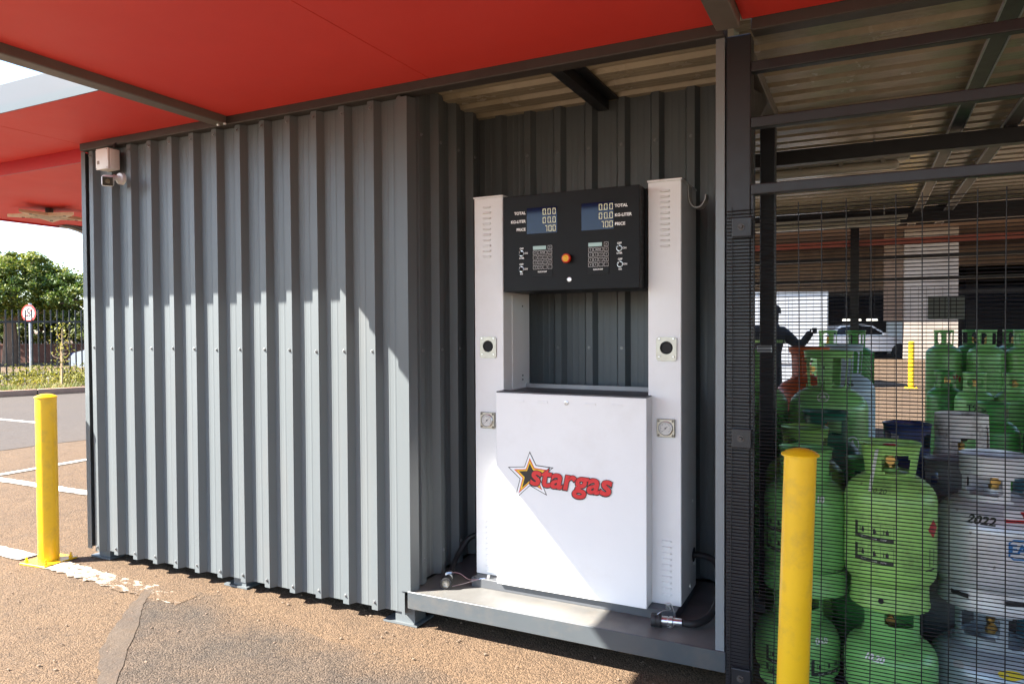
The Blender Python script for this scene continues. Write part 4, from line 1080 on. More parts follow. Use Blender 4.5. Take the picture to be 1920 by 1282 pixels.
def cylinder(kind, x, y, m, label, z=0.007, rot=0.0, wheel='k', collar_m=None, group='gas cylinders in the cage', tilt=(0, 0), valve=True, scale=1.0):
    t = thing('gas_cylinder', label, 'gas cylinder', (x, y, z), R(rot), group)
    t.rotation_euler = (R(tilt[0]), R(tilt[1]), R(rot)); t.scale = (scale, scale, scale)
    body, foot, cm = kmesh(kind)
    link('body', body, m, t); link('foot_ring', foot, m, t)
    c = link('collar', cm, collar_m or m, t)
    if valve:
        v = link('valve', VALVE[0], M_brass, t, (0, 0, KINDS[kind]['zt'] + .010))
        link('valve_wheel', VALVE[1], M_vred if wheel == 'r' else M_vblk, v)
    return t
def net(t, kind, z0, z1, m):
    Rr = KINDS[kind]['R'] + 0.004; b = B(); n = 26
    for s in (-1, 1):
        for k in range(n):
            pts = []
            for j in range(15):
                z = z0 + (z1 - z0) * j / 14; a = 2 * math.pi * k / n + s * (z - z0) * 5.2
                pts.append((Rr * math.sin(a), -Rr * math.cos(a), z))
            tube(b, pts, 0.0026, 3, caps=False)
    obj('net_sleeve', b, m, t, smooth=True)
ZU = 0.352   # seat height of the upper row
# front pairs
a1 = cylinder('five', -0.232, 0.275, G_mid, 'green cylinder below, left of the front row behind the yellow bollard', rot=10)
a2 = cylinder('nine', -0.205, 0.300, G_mid, 'green cylinder with two handling labels directly behind the yellow bollard', z=0.376, rot=-4)
hazard(a2, 'nine', -32, 0.262); hazard(a2, 'nine', -32, 0.185); hazard(a1, 'five', -25, 0.135); hazard(a1, 'five', -25, 0.075, h=.04)
hazard(a1, 'five', 38, 0.115)
ctext(a2, 'nine', '10', 0.030, L_wht, 28, 0.370, 0.001, 0.2); ctext(a1, 'five', '06.0', 0.030, L_wht, 30, 0.210, 0.001, 0.2)
b1 = cylinder('five', 0.092, 0.245, G_mid, 'green cylinder stencilled 10.20 below the dirty lime one', rot=0)
b2 = cylinder('flare', 0.088, 0.250, G_light, 'dirty lime green cylinder with flared collar and white strap', z=0.376, rot=0, wheel='r')
ctext(b1, 'five', '10.20', 0.030, L_wht, -22, 0.205, 0.0012, 0.2); hazard(b1, 'five', 45, 0.10)
hazard(b2, 'flare', -22, 0.288); hazard(b2, 'flare', -22, 0.208)
dia = ([(0, 0.034), (-0.030, 0), (0, -0.034), (0.030, 0)], [(0, 1, 2, 3)])
decal(b2, 'flare', 'flammable_diamond', dia, L_red, 60, 0.305)
decal(b2, 'flare', 'old_stencil', cat2(grid2(-.012, -.008, -.03, .03, 1, 3), grid2(.012, .016, -.03, .03, 1, 3), grid2(-.03, .02, -.046, -.040, 4, 1)), L_blk, 56, 0.205)
ctext(b2, 'flare', '10.20', 0.026, L_blk, -18, 0.432, 0, 0.2)
# white strap through the collar
b = B()
sp = [(-.042, -.094, .578), (-.046, -.108, .574), (-.052, -.110, .535), (-.058, -.114, .495), (-.064, -.124, .460), (-.067, -.140, .432)]
for p, q in zip(sp, sp[1:]):
    vq = [b.verts.new(v) for v in ((p[0] - .005, p[1], p[2]), (p[0] + .006, p[1], p[2]), (q[0] + .006, q[1], q[2]), (q[0] - .005, q[1], q[2]))]; b.faces.new(vq)
bmesh.ops.solidify(b, geom=b.faces[:], thickness=0.001)
obj('strap', b, mat('white_nylon_strap', (0.72, 0.72, 0.70), 0.6), b2)
c1 = cylinder('silver5', 0.425, 0.415, C_steelblue, 'blue grey cylinder with yellow sticker below the silver one', rot=0, wheel='r')
c2 = cylinder('silver', 0.432, 0.420, C_silver, 'silver cylinder marked 2022 with blue oval lettering', z=0.377, rot=0)
ctext(c2, 'silver', '2022', 0.044, L_blk, -20, 0.330, 0.0012, 0.25)
st_ = ([(-.055, .012), (.055, .030), (.075, .012), (.02, -.022), (-.052, -.026)], [(0, 1, 2, 3, 4)])
decal(c2, 'silver', 'warning_sticker', cat2(grid2(-.06, .06, -.022, .026, 8, 3)), L_wht, 24, 0.350); decal(c2, 'silver', 'sticker_band', grid2(-.06, .06, -.022, -.010, 8, 1), L_red, 24, 0.350, .0018)
decal(c2, 'silver', 'sticker_mark', grid2(-.006, .012, -.006, .022, 2, 2), L_red, 26, 0.350, .0018)
ov = []
fx, fz, t_ = .088, .036, .006
ov = cat2(grid2(-fx + .015, fx - .015, fz - t_, fz, 12, 1), grid2(-fx + .015, fx - .015, -fz, -fz + t_, 12, 1), grid2(-fx, -fx + t_, -fz + .012, fz - .012, 1, 3), grid2(fx - t_, fx, -fz + .012, fz - .012, 1, 3),
          ([(-fx, fz - .012), (-fx + t_, fz - .013), (-fx + .016, fz - t_), (-fx + .015, fz)], [(0, 1, 2, 3)]), ([(-fx, -fz + .012), (-fx + .015, -fz), (-fx + .016, -fz + t_), (-fx + t_, -fz + .013)], [(0, 1, 2, 3)]))
decal(c2, 'silver', 'blue_frame', ov, L_blue, 32, 0.245)
ctext(c2, 'silver', 'EASiGAS', 0.046, L_blue, 32, 0.245, 0.0016); ctext(c2, 'silver', "it's good", 0.026, L_blue, 36, 0.190, 0.0006)
decal(c1, 'silver5', 'yellow_sticker', ([(0.040 * math.cos(k * .449), 0.016 * math.sin(k * .449)) for k in range(14)], [tuple(range(14))]), L_yel, 12, 0.175)
decal(c1, 'silver5', 'flammable_diamond', ([(0, 0.04), (-0.036, 0), (0, -0.04), (0.036, 0)], [(0, 1, 2, 3)]), L_red, 24, 0.085)
decal(c1, 'silver5', 'round_stamp', ([(0.020 * math.cos(k * .449), 0.014 * math.sin(k * .449)) for k in range(14)], [tuple(range(14))]), C_grey, -38, 0.170)
for t_, kd in ((c2, 'silver'), (c1, 'silver5')):
    fr_, fh_ = KINDS[kd]['fr'], KINDS[kd]['fh']
    for th in (-42, 14, 62, 120, 180, 240):
        vv, ff = grid2(-.032, .032, 0.0, .016, 6, 1)
        flat('foot_slot', vv, ff, M_dark, t_, lambda u, v, th=th: ((fr_ + .0075) * math.sin(R(th) + u / fr_), -(fr_ + .0075) * math.cos(R(th) + u / fr_), fh_ * .55 + v))
b = B(); cyl(b, (-.03, -.1275, .040), (-.03, -.1345, .040), .009, n=14); obj('drain_hole', b, M_dark, b2)
# second rank
cylinder('squat12', -0.232, 0.640, G_olive, 'olive green cylinder with flared collar peeping out behind the bollard one', rot=20)
cylinder('squat15', -0.165, 0.975, G_dark, 'dark teal green cylinder in front of the big green one', rot=-30)
cylinder('squat', 0.030, 0.600, G_deep, 'deep green cylinder half hidden behind the dirty lime one', rot=40)
nv = cylinder('squat12', 0.175, 0.940, C_navy, 'navy blue cylinder behind the dirty lime one', rot=10)
decal(nv, 'squat12', 'white_label', grid2(-.03, .05, -.018, .018, 6, 2), L_wht, -38, .73)
sg_ = cylinder('squat', 0.325, 0.745, mat('shaded_silver_cylinder_paint', (0.15, 0.16, 0.165), 0.42, metal=0.2, var=0.12, vscale=7, grime=(0.07, 0.065, 0.06), gamt=0.5, gscale=9), 'silver cylinder, coloured darker for shade, with a red edged sticker, left of the 2022 one', rot=0)  # silver darkened in its colour to stand for the shade there
decal(sg_, 'squat', 'warning_sticker', ([(0, .026), (-.045, .004), (0, -.02), (.045, .004)], [(0, 1, 2, 3)]), L_wht, -10, .655); decal(sg_, 'squat', 'sticker_edge', ([(-.045, .004), (-.045, -.003), (0, -.027), (0, -.02)], [(0, 1, 2, 3)]), L_red, -10, .655, .0018)
cylinder('scuff', 0.395, 1.060, C_grey, 'scuffed cylinder with a chipped white collar', collar_m=C_white, rot=0)
cylinder('squat08', 0.755, 1.080, C_sky, 'light blue cylinder at the right edge of the picture', rot=15)
# tall ones
f1 = cylinder('tall', -0.165, 1.290, G_mid, 'big tall green cylinder with a slatted handle collar and round white stamps', rot=0)
def stamp(t, th, z, r0):
    vv, ff = [], []
    for k in range(28):
        a = 2 * math.pi * k / 28
        vv += [(r0 * math.cos(a), r0 * math.sin(a) * 1.15), ((r0 - .005) * math.cos(a), (r0 - .005) * math.sin(a) * 1.15)]
    ff = [(2 * k, 2 * k + 1, (2 * k + 3) % 56, (2 * k + 2) % 56) for k in range(28)]
    decal(t, 'tall', 'round_stamp', (vv, ff), L_wht, th, z)
    ctext(t, 'tall', 'A', r0 * 1.7, L_wht, th, z, 0.001)
stamp(f1, -6, 1.035, .028); stamp(f1, 38, .80, .040)
g1 = cylinder('tall', -0.548, 1.32, G_mid, 'tall green cylinder in a net sleeve standing behind the second post', rot=20)
net(g1, 'tall', .10, .93, G_deep)
cylinder('tall', -0.300, 1.95, C_orange, 'orange cylinder behind the big green one', rot=35)
pb = cylinder('tall', -0.120, 2.42, C_palebl, 'pale blue cylinder showing behind the big green one', rot=0)
ctext(pb, 'tall', 'AS', 0.05, L_blk, 12, 1.02, .001)
j1 = cylinder('slim', -0.075, 5.15, G_deep, 'tall green cylinder in a net sleeve near the rear mesh, left of the gap', rot=0, wheel='r')
net(j1, 'slim', .10, 1.12, G_deep)
cylinder('slim', -0.345, 5.55, G_mid, 'green cylinder collar seen just above the big green one', rot=30)
l1 = cylinder('slim', 0.730, 5.78, G_mid, 'tall green cylinder with a red diamond, first right of the gap', rot=0)
decal(l1, 'slim', 'flammable_diamond', dia, L_red, 35, .87); decal(l1, 'slim', 'flammable_diamond', dia, L_red, 55, .84)
l2 = cylinder('slim', 1.085, 5.70, G_mid, 'tall green cylinder in a net sleeve, second right of the gap', rot=15)
net(l2, 'slim', .10, 1.02, G_mid)
cylinder('slim', 1.010, 6.07, G_deep, 'tall green cylinder squeezed behind the netted one', rot=50)
cylinder('slim', 1.40, 5.72, G_mid, 'tall green cylinder at the right edge by the rear mesh', rot=-10, wheel='r')
cylinder('slim', 1.365, 6.09, G_deep, 'tall green cylinder squeezed behind the right edge one', rot=25)
cylinder('mid', 0.645, 4.62, G_deep, 'shorter green cylinder, left of its row right of the gap', rot=35)
m1 = cylinder('mid', 0.835, 4.38, G_mid, 'shorter green cylinder stencilled with black letters', rot=0)
ctext(m1, 'mid', 'T9/Z', 0.070, L_blk, 0, .70, .0015); ctext(m1, 'mid', 'A', 0.070, L_blk, -14, .60, .0015)
cylinder('mid', 1.115, 4.40, G_mid, 'shorter green cylinder at the right end of its row', rot=12)
cylinder('mid', 1.30, 4.05, G_deep, 'dark green cylinder at the right edge in front of its row', rot=80)
cylinder('squat', 0.83, 3.35, G_deep, 'low green cylinder behind the scuffed one', rot=0)
cylinder('squat', 1.15, 3.25, G_deep, 'low green cylinder behind the light blue one', rot=60)

# ------------------------------------------------------------------ yard behind the cage
def fwd(px_u, d):
    """point at camera-forward distance d and horizontal slope px_u"""
    c, s = math.cos(0.4584), math.sin(0.4584)
    return (d * (px_u * c - s), d * (px_u * s + c) - 2.722)
# white box trailer
TR = thing('box_trailer', 'white box trailer parked beyond the rear mesh', 'trailer', (-2.6, 13.6, 0), R(24.0))
M_trail = mat('trailer_white_panel', (0.50, 0.51, 0.52), 0.4, var=0.04, vscale=2)
obj('box_body', bx(-2.3, 2.05, 0.0, 2.0, 0.55, 2.12, 0.02), M_trail, TR)
for x in (-2.3, 2.03): obj('corner_post', bx(x, x + 0.03, -0.012, -0.001, 0.50, 2.14), M_galv, TR)
obj('top_rail', bx(-2.27, 2.029, -0.010, -0.001, 2.08, 2.13), M_galv, TR)
obj('side_skirt', bx(-2.28, 2.03, 0.02, 0.05, 0.10, 0.549), M_trail, TR)
for k in range(1, 5): obj('panel_seam', bx(-2.3 + k * 0.87, -2.285 + k * 0.87, -0.004, -0.0005, 0.56, 2.07), M_trail, TR)
for x in (-0.8, 0.1):
    b = B(); cyl(b, (x, 0.10, 0.30), (x, 0.30, 0.30), 0.30, n=28); w = obj('wheel', b, M_tyre, TR, smooth=True)
    b = B(); cyl(b, (x, 0.085, 0.30), (x, 0.099, 0.30), 0.17, n=24); obj('rim', b, M_galv, w)

def sedan(name, label, loc, rotz, paint):
    """side profile extruded with tumblehome; length along x, front at +x"""
    t = thing(name, label, 'car', loc, rotz, None)
    low = [(-2.2, .32), (-2.22, .62), (-2.15, .88), (-1.55, .95), (-0.6, .97), (0.75, .93), (1.55, .82), (2.05, .68), (2.2, .50), (2.18, .28), (1.85, .22)]
    arch = []
    for cx_ in (1.38, -1.35):
        for k in range(9):
            a = math.pi * k / 8; arch.append((cx_ + .36 * math.cos(a), .24 + .36 * math.sin(a)))
    prof = low + arch + [(-1.9, .24)]
    b = B(); n = len(prof); rows = []
    for y_, s_ in ((-.86, .97), (-.80, 1.0), (.80, 1.0), (.86, .97)):
        rows.append([b.verts.new((x * (1 if abs(y_) < .83 else .995), y_, .6 + (z - .6) * s_)) for x, z in prof])
    for a_, c_ in zip(rows, rows[1:]):
        for k in range(n): b.faces.new((a_[k], a_[(k + 1) % n], c_[(k + 1) % n], c_[k]))
    b.faces.new(rows[0][::-1]); b.faces.new(rows[-1])
    body = obj('body', b, paint, t, smooth=True, angle=40)
    roof = [(-1.75, .93), (-1.05, 1.36), (-.4, 1.44), (.25, 1.40), (1.05, .90)]
    b = B(); rr = []
    for y_, in_ in ((-.78, 0), (.78, 0)):
        row = []
        for x, z in roof:
            k_ = (z - .9) / .54; row.append(b.verts.new((x, y_ * (1 - .18 * k_), z)))
        rr.append(row)
    for k in range(len(roof) - 1): b.faces.new((rr[0][k], rr[0][k + 1], rr[1][k + 1], rr[1][k]))
    b.faces.new(rr[0][::-1]); b.faces.new(rr[1])
    cabn = obj('cabin', b, paint, t, smooth=True, angle=30)
    for s in (-1, 1):
        def P_(x, z): k_ = (z - .9) / .54; return (x, s * (.78 * (1 - .18 * k_) + .006), z)
        for q in ([(-1.45, .98), (-.45, .98), (-.42, 1.36), (-1.0, 1.30)], [(-.38, .98), (.80, .98), (.22, 1.33), (-.35, 1.37)]):
            b = B(); b.faces.new([b.verts.new(P_(*p)) for p in q]); bmesh.ops.solidify(b, geom=b.faces[:], thickness=.004); obj('side_window', b, M_glass, cabn)
        b = B(); box(b, .62, .80, s * .90 - .06, s * .90 + .06, .95, 1.06, .02, 2); obj('wing_mirror', b, paint, body)
        obj('door_handle', bx(-.1, .08, min(s * .862, s * .875), max(s * .862, s * .875), .80, .83), M_zinc, body)
        for cx_ in (1.38, -1.35):
            b = B(); cyl(b, (cx_, s * .87, .31), (cx_, s * .68, .31), .31, n=28); w = obj('wheel', b, M_tyre, t, smooth=True)
            b = B(); lathe(b, [(.22, 0), (.21, .01), (.17, .004), (.05, .012), (0, .014)], 20); r_ = obj('rim', b, mat('alloy_rim', (.45, .46, .47), .3, metal=.8), w, smooth=True, loc=(cx_, s * .871, .31), rot=(math.pi / 2 * s, 0, 0))
            for k in range(5):
                a = 2 * math.pi * k / 5; b = B(); prism(b, [(.07 * math.cos(a - .35), .07 * math.sin(a - .35)), (.19 * math.cos(a - .25), .19 * math.sin(a - .25)), (.19 * math.cos(a + .25), .19 * math.sin(a + .25)), (.07 * math.cos(a + .35), .07 * math.sin(a + .35))], (.0125, .0145), 'xy')
                # dark gaps between the spokes
                gx = obj('spoke_gap', b, M_dark, w, loc=(cx_, s * .872, .31), rot=(math.pi / 2 * s, 0, 0))
    for s in (-1, 1):
        b = B(); box(b, 2.02, 2.17, s * .62 - .16, s * .62 + .16, .56, .68, .02, 2); obj('headlight', b, M_lcd, body)
        b = B(); box(b, -2.24, -2.16, s * .62 - .15, s * .62 + .15, .66, .82, .02, 2); obj('tail_light', b, L_red, body)
    b = B(); b.faces.new([b.verts.new(v) for v in ((1.0, -.66, .945), (1.0, .66, .945), (.33, .56, 1.375), (.33, -.56, 1.375))]); bmesh.ops.translate(b, vec=(.012, 0, .008), verts=b.verts[:]); obj('windscreen', b, M_glass, cabn)
    return t
M_carw = mat('white_car_paint', (0.72, 0.73, 0.74), 0.2, coat=0.6, var=0.01)
sedan('parked_car', 'white saloon car parked in the yard behind the cage', (-0.26, 31.57, 0), R(26), M_carw)

# parking building over the yard, seen dark through the mesh
PB = thing('parking_building', 'dark concrete parking building on columns at the back of the yard', 'building', (4, 34, 0))
def pbp(name, bm, m=M_conc): return obj(name, bm, m, PB, world=True)
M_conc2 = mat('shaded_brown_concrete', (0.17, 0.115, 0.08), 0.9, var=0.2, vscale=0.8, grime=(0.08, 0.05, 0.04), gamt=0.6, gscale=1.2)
M_inner = mat('shade_dark_interior', (0.045, 0.038, 0.034), 0.9, var=0.2, vscale=1)  # shade inside the building put into the base colour
cA = pbp('column', bx(1.42, 3.25, 29.6, 31.0, 0.0, 5.2))
pbp('column', bx(-9.6, -8.2, 34.2, 35.4, 0.0, 5.2)); pbp('column', bx(9.2, 10.8, 29.6, 31.0, 0, 5.2))
pbp('column_buttress', bx(0.72, 1.415, 30.4, 31.2, 1.55, 5.2), M_conc2)
pbp('plinth_wall', bx(1.0, 1.95, 37.5, 38.2, 0.0, 1.52), mat('whitewashed_plinth', (0.72, 0.74, 0.76), 0.7, var=0.05))
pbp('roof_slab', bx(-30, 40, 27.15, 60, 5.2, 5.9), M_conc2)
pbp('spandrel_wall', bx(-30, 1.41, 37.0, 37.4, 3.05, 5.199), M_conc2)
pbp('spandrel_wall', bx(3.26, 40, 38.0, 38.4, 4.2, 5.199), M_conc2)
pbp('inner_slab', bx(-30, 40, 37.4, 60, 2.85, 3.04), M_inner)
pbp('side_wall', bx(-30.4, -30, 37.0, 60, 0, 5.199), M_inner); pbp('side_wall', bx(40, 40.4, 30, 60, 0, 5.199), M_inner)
# far wall with small bright openings
ops = [(11.6, 12.5, 2.2, 3.4), (15.3, 16.9, 2.3, 3.5), (15.3, 16.9, 1.2, 1.9), (20.5, 21.4, 1.0, 3.2)]
xs_ = sorted({-30.0, 40.0} | {o[0] for o in ops} | {o[1] for o in ops}); zs_ = sorted({0.0, 5.199} | {o[2] for o in ops} | {o[3] for o in ops})
b = B()
for xa, xb in zip(xs_, xs_[1:]):
    for za, zb in zip(zs_, zs_[1:]):
        if any(o[0] <= xa and xb <= o[1] and o[2] <= za and zb <= o[3] for o in ops): continue
        b.faces.new([b.verts.new(v) for v in ((xa, 60, za), (xb, 60, za), (xb, 60, zb), (xa, 60, zb))])
bmesh.ops.remove_doubles(b, verts=b.verts[:], dist=1e-4)
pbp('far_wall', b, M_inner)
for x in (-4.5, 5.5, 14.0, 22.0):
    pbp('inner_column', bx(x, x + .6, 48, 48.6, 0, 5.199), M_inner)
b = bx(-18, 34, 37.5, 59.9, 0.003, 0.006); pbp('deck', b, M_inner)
# two lit tube lamps deep in the shade
for i, (x0, x1, lab) in enumerate(((-0.95, -0.15, 'lit tube lamp in the dark building, left of two'), (0.12, 0.55, 'lit tube lamp in the dark building, right of two'))):
    t = thing('tube_lamp', lab, 'lamp', ((x0 + x1) / 2, 36.0, 1.62), 0, 'tube lamps in the parking building')
    b = B(); cyl(b, (x0, 36, 1.62), (x1, 36.3, 1.62), .06, n=12); obj('tube', b, mat('lit_tube', (1, .95, .82), .3, emit=0.5), t, world=True)
    b = B(); box(b, x0, x1, 36.06, 36.36, 1.70, 1.74); obj('fitting', b, M_frame, t, world=True)
    for x in (x0 + .1, x1 - .1):
        b = B(); cyl(b, (x, 36.2, 1.74), (x, 36.2, 5.199), .012, n=6); obj('suspension_rod', b, M_frame, t, world=True)

# ------------------------------------------------------------------ worker behind the cage
def person():
    px0, py0 = -1.13, 7.05
    M_cl = mat('black_workwear', (0.012, 0.012, 0.013), 0.8, var=0.2, vscale=8)
    t = thing('person', 'person in black work clothes with a hi-vis band, arm raised behind the cylinders', 'person', (px0, py0, 0))
    # right is +x of the picture; body seen from behind, slightly turned
    J = {'pel': (0.01, 0, .90, .155), 'ab': (0.02, 0, 1.05, .155), 'ch': (.01, -.02, 1.25, .185), 'nk': (.03, -.04, 1.405, .075), 'h0': (.045, -.05, 1.47, .075), 'h1': (.055, -.055, 1.55, .095), 'h2': (.05, -.05, 1.64, .062),
         'sl': (-.19, 0, 1.33, .095), 'el': (-.27, .02, 1.08, .065), 'wl': (-.24, -.10, .86, .040),
         'sr': (.20, -.02, 1.32, .098), 'er': (.395, -.06, 1.14, .070), 'wr': (.50, -.10, 1.30, .050), 'hr': (.515, -.105, 1.345, .050),
         'hl': (-.235, -.12, .80, .038),
         'ul': (-.10, 0, .82, .105), 'kl': (-.11, -.02, .48, .068), 'al': (-.11, .03, .10, .046), 'tl': (-.12, -.12, .05, .04),
         'ur': (.10, 0, .82, .105), 'kr': (.12, -.04, .48, .068), 'ar': (.12, .02, .10, .046), 'tr': (.13, -.13, .05, .04)}
    E_ = [('pel', 'ab'), ('ab', 'ch'), ('ch', 'nk'), ('nk', 'h0'), ('h0', 'h1'), ('h1', 'h2'), ('ch', 'sl'), ('sl', 'el'), ('el', 'wl'), ('wl', 'hl'), ('ch', 'sr'), ('sr', 'er'), ('er', 'wr'), ('wr', 'hr'),
          ('pel', 'ul'), ('ul', 'kl'), ('kl', 'al'), ('al', 'tl'), ('pel', 'ur'), ('ur', 'kr'), ('kr', 'ar'), ('ar', 'tr')]
    bm = B(); sk = bm.verts.layers.skin.verify(); V_ = {}
    for n_, (x, y, z, r_) in J.items():
        v = bm.verts.new((x, y, z)); v[sk].radius = (r_ * 1.12, r_ * 0.95); V_[n_] = v
        if n_ == 'pel': v[sk].use_root = True
    for a, c in E_: bm.edges.new((V_[a], V_[c]))
    me = bpy.data.meshes.new('body'); bm.to_mesh(me); bm.free()
    o = bpy.data.objects.new('body', me); col.objects.link(o)
    o.modifiers.new('skin', 'SKIN'); sm = o.modifiers.new('sub', 'SUBSURF'); sm.levels = 2; sm.render_levels = 2
    dg = bpy.context.evaluated_depsgraph_get(); me2 = bpy.data.meshes.new_from_object(o.evaluated_get(dg))
    bpy.data.objects.remove(o)
    for p in me2.polygons: p.use_smooth = True
    link('body', me2, M_cl, t)
    # gloved fingers curled round the raised hand and the hanging one
    for hx, hy, hz, dx in ((.515, -.105, 1.345, 1), (-.235, -.12, .80, -1)):
        b = B()
        for k in range(4):
            oz = .030 - k * .019 if dx > 0 else -.02
            ox = 0 if dx > 0 else -.028 + k * .019
            ln = (.060, .068, .064, .050)[k]
            if dx > 0: pts = [(hx + .01, hy - .03, hz + oz), (hx + .04, hy - .045, hz + oz), (hx + .045, hy - .045 - ln * .5, hz + oz), (hx + .012, hy - .05 - ln * .5, hz + oz)]
            else: pts = [(hx + ox, hy, hz - .02), (hx + ox, hy - .015, hz - .05), (hx + ox, hy - .035, hz - .05 - ln * .4), (hx + ox, hy - .02, hz - .06 - ln * .6)]
            tube(b, smoothpts(pts, 3), .0095, 7)
        tube(b, smoothpts([(hx - .01, hy - .02, hz - .02 if dx > 0 else hz), (hx - .02, hy - .055, hz + .01), (hx + .01, hy - .075, hz + .03)] if dx > 0 else [(hx + .03, hy, hz), (hx + .045, hy - .02, hz - .025), (hx + .042, hy - .03, hz - .055)], 3), .0105, 7)
        obj('glove_fingers', b, M_cl, t, smooth=True)
    # face, cap, hi-vis band
    b = B(); lathe(b, [(.104, 0), (.108, .03), (.100, .07), (.07, .105), (.03, .120), (0, .123)], 24); box(b, -.07, .07, -.175, -.09, -.004, .008, .003)
    obj('cap', b, M_cl, t, smooth=True, loc=(.052, -.052, 1.575))
    b = B(); lathe(b, [(.0, 0), (.012, .0), (.014, .012), (.008, .03), (0, .036)], 10); obj('nose', b, mat('brown_skin', (.10, .055, .035), .6), t, smooth=True, loc=(.058, -.155, 1.505))
    vb = []
    b = B(); n = 26
    ring = lambda z, s: [b.verts.new((.005 + (.205 * s) * math.cos(2 * math.pi * k / n), -.015 + (.182 * s) * math.sin(2 * math.pi * k / n), z)) for k in range(n)]
    r0, r1 = ring(1.185, 1.03), ring(1.235, 1.06)
    for k in range(n): b.faces.new((r0[k], r0[(k + 1) % n], r1[(k + 1) % n], r1[k]))
    bmesh.ops.solidify(b, geom=b.faces[:], thickness=.003)
    obj('reflective_band', b, mat('hi_vis_band', (.32, .50, .16), .35), t, smooth=True)
    t.rotation_euler = (0, 0, R(20)); t.scale = (1.0, 1.0, 0.985)
person()

# ------------------------------------------------------------------ far left: kerb, planting, fence, trees
K0 = Vector((-15.93, 5.75, 0)); KD = Vector((0.42, 0.9075, 0)).normalized(); KN = Vector((-KD.y, KD.x, 0))
def kp(s, n, z=0.0): p = K0 + KD * s + KN * n; return (p.x, p.y, z)
KR = math.atan2(KD.y, KD.x)
kb = bpy.data.objects.new('kerb', None); col.objects.link(kb); tag(kb, 'brown concrete kerb along the planted strip', kind='structure')
ks = bx(-0.493, 0.493, 0.0, 0.15, 0.001, 0.13, 0.012, 2); ksm = finish(ks, True)
M_kerb = mat('reddish_kerb_concrete', (0.27, 0.165, 0.115), 0.85, var=0.18, vscale=3, bump=0.2, bscale=40)
for i in range(-10, 14):
    link('kerb_stone', ksm, M_kerb, kb, kp(i + 0.15, 0), (0, 0, KR))
bed = [kp(-10, .151)[:2], kp(14, .151)[:2], kp(14, 2.6)[:2], kp(-10, 2.6)[:2]]
sheet('planting_bed', bed, 0.115, M_soil, label='mulched planting strip behind the kerb')
sheet('road', [kp(-30, 2.9)[:2], kp(40, 2.9)[:2], kp(40, 10)[:2], kp(-30, 10)[:2]], 0.004, M_road, label='grey street beyond the black fence')

def leafmesh(name, items, material, parent=None):
    """items: (centre, size, normal-ish, elong) -> small diamond leaves"""
    vv, ff = [], []
    for c, s, nrm, el in items:
        nrm = nrm.normalized(); a = nrm.cross(Vector((random.uniform(-1, 1), random.uniform(-1, 1), random.uniform(-1, 1)))).normalized(); b_ = nrm.cross(a)
        k = len(vv)
        for p in (c - a * s * el, c - b_ * s * .5 + nrm * s * .12, c + a * s * el, c + b_ * s * .5 + nrm * s * .12): vv.append(tuple(p))
        ff.append((k, k + 1, k + 2, k + 3))
    me = bpy.data.meshes.new(name); me.from_pydata(vv, [], ff); me.update()
    return link(name, me, material, parent)
def leafmat(name, c1, c2, c3, sc=1.2):
    m = bpy.data.materials.new(name); m.use_nodes = True; nt = m.node_tree; p = nt.nodes['Principled BSDF']
    geo = nd(nt, 'ShaderNodeNewGeometry'); tc = nd(nt, 'ShaderNodeTexCoord')
    n = nd(nt, 'ShaderNodeTexNoise', Scale=sc, Detail=3.0); nt.links.new(tc.outputs['Object'], n.inputs['Vector'])
    ad = nd(nt, 'ShaderNodeMath', operation='ADD'); ml = nd(nt, 'ShaderNodeMath', operation='MULTIPLY'); ml.inputs[1].default_value = .5
    nt.links.new(geo.outputs['Random Per Island'], ml.inputs[0]); nt.links.new(ml.outputs[0], ad.inputs[0]); nt.links.new(n.outputs['Fac'], ad.inputs[1])
    r = nd(nt, 'ShaderNodeValToRGB'); r.color_ramp.elements[0].position = .35; r.color_ramp.elements[0].color = (*c1, 1); r.color_ramp.elements[1].position = 1.0; r.color_ramp.elements[1].color = (*c3, 1)
    e = r.color_ramp.elements.new(.7); e.color = (*c2, 1)
    nt.links.new(ad.outputs[0], r.inputs[0]); nt.links.new(r.outputs[0], p.inputs['Base Color'])
    p.inputs['Roughness'].default_value = .6
    tr = nd(nt, 'ShaderNodeBsdfTranslucent'); nt.links.new(r.outputs[0], tr.inputs['Color'])
    mx = nd(nt, 'ShaderNodeMixShader'); mx.inputs[0].default_value = .3
    nt.links.new(p.outputs[0], mx.inputs[1]); nt.links.new(tr.outputs[0], mx.inputs[2]); nt.links.new(mx.outputs[0], nt.nodes['Material Output'].inputs[0])
    return m
L_tree = leafmat('tree_leaf', (.034, .070, .013), (.075, .125, .018), (.26, .26, .026), .5)
L_back = leafmat('background_leaf', (.035, .060, .015), (.07, .10, .02), (.16, .17, .03), .6)
L_shrub = leafmat('shrub_leaf', (.12, .14, .018), (.25, .24, .03), (.40, .33, .05), 2.0)
L_grass = leafmat('grass_blade', (.08, .13, .02), (.17, .20, .04), (.36, .28, .10), 2.0)

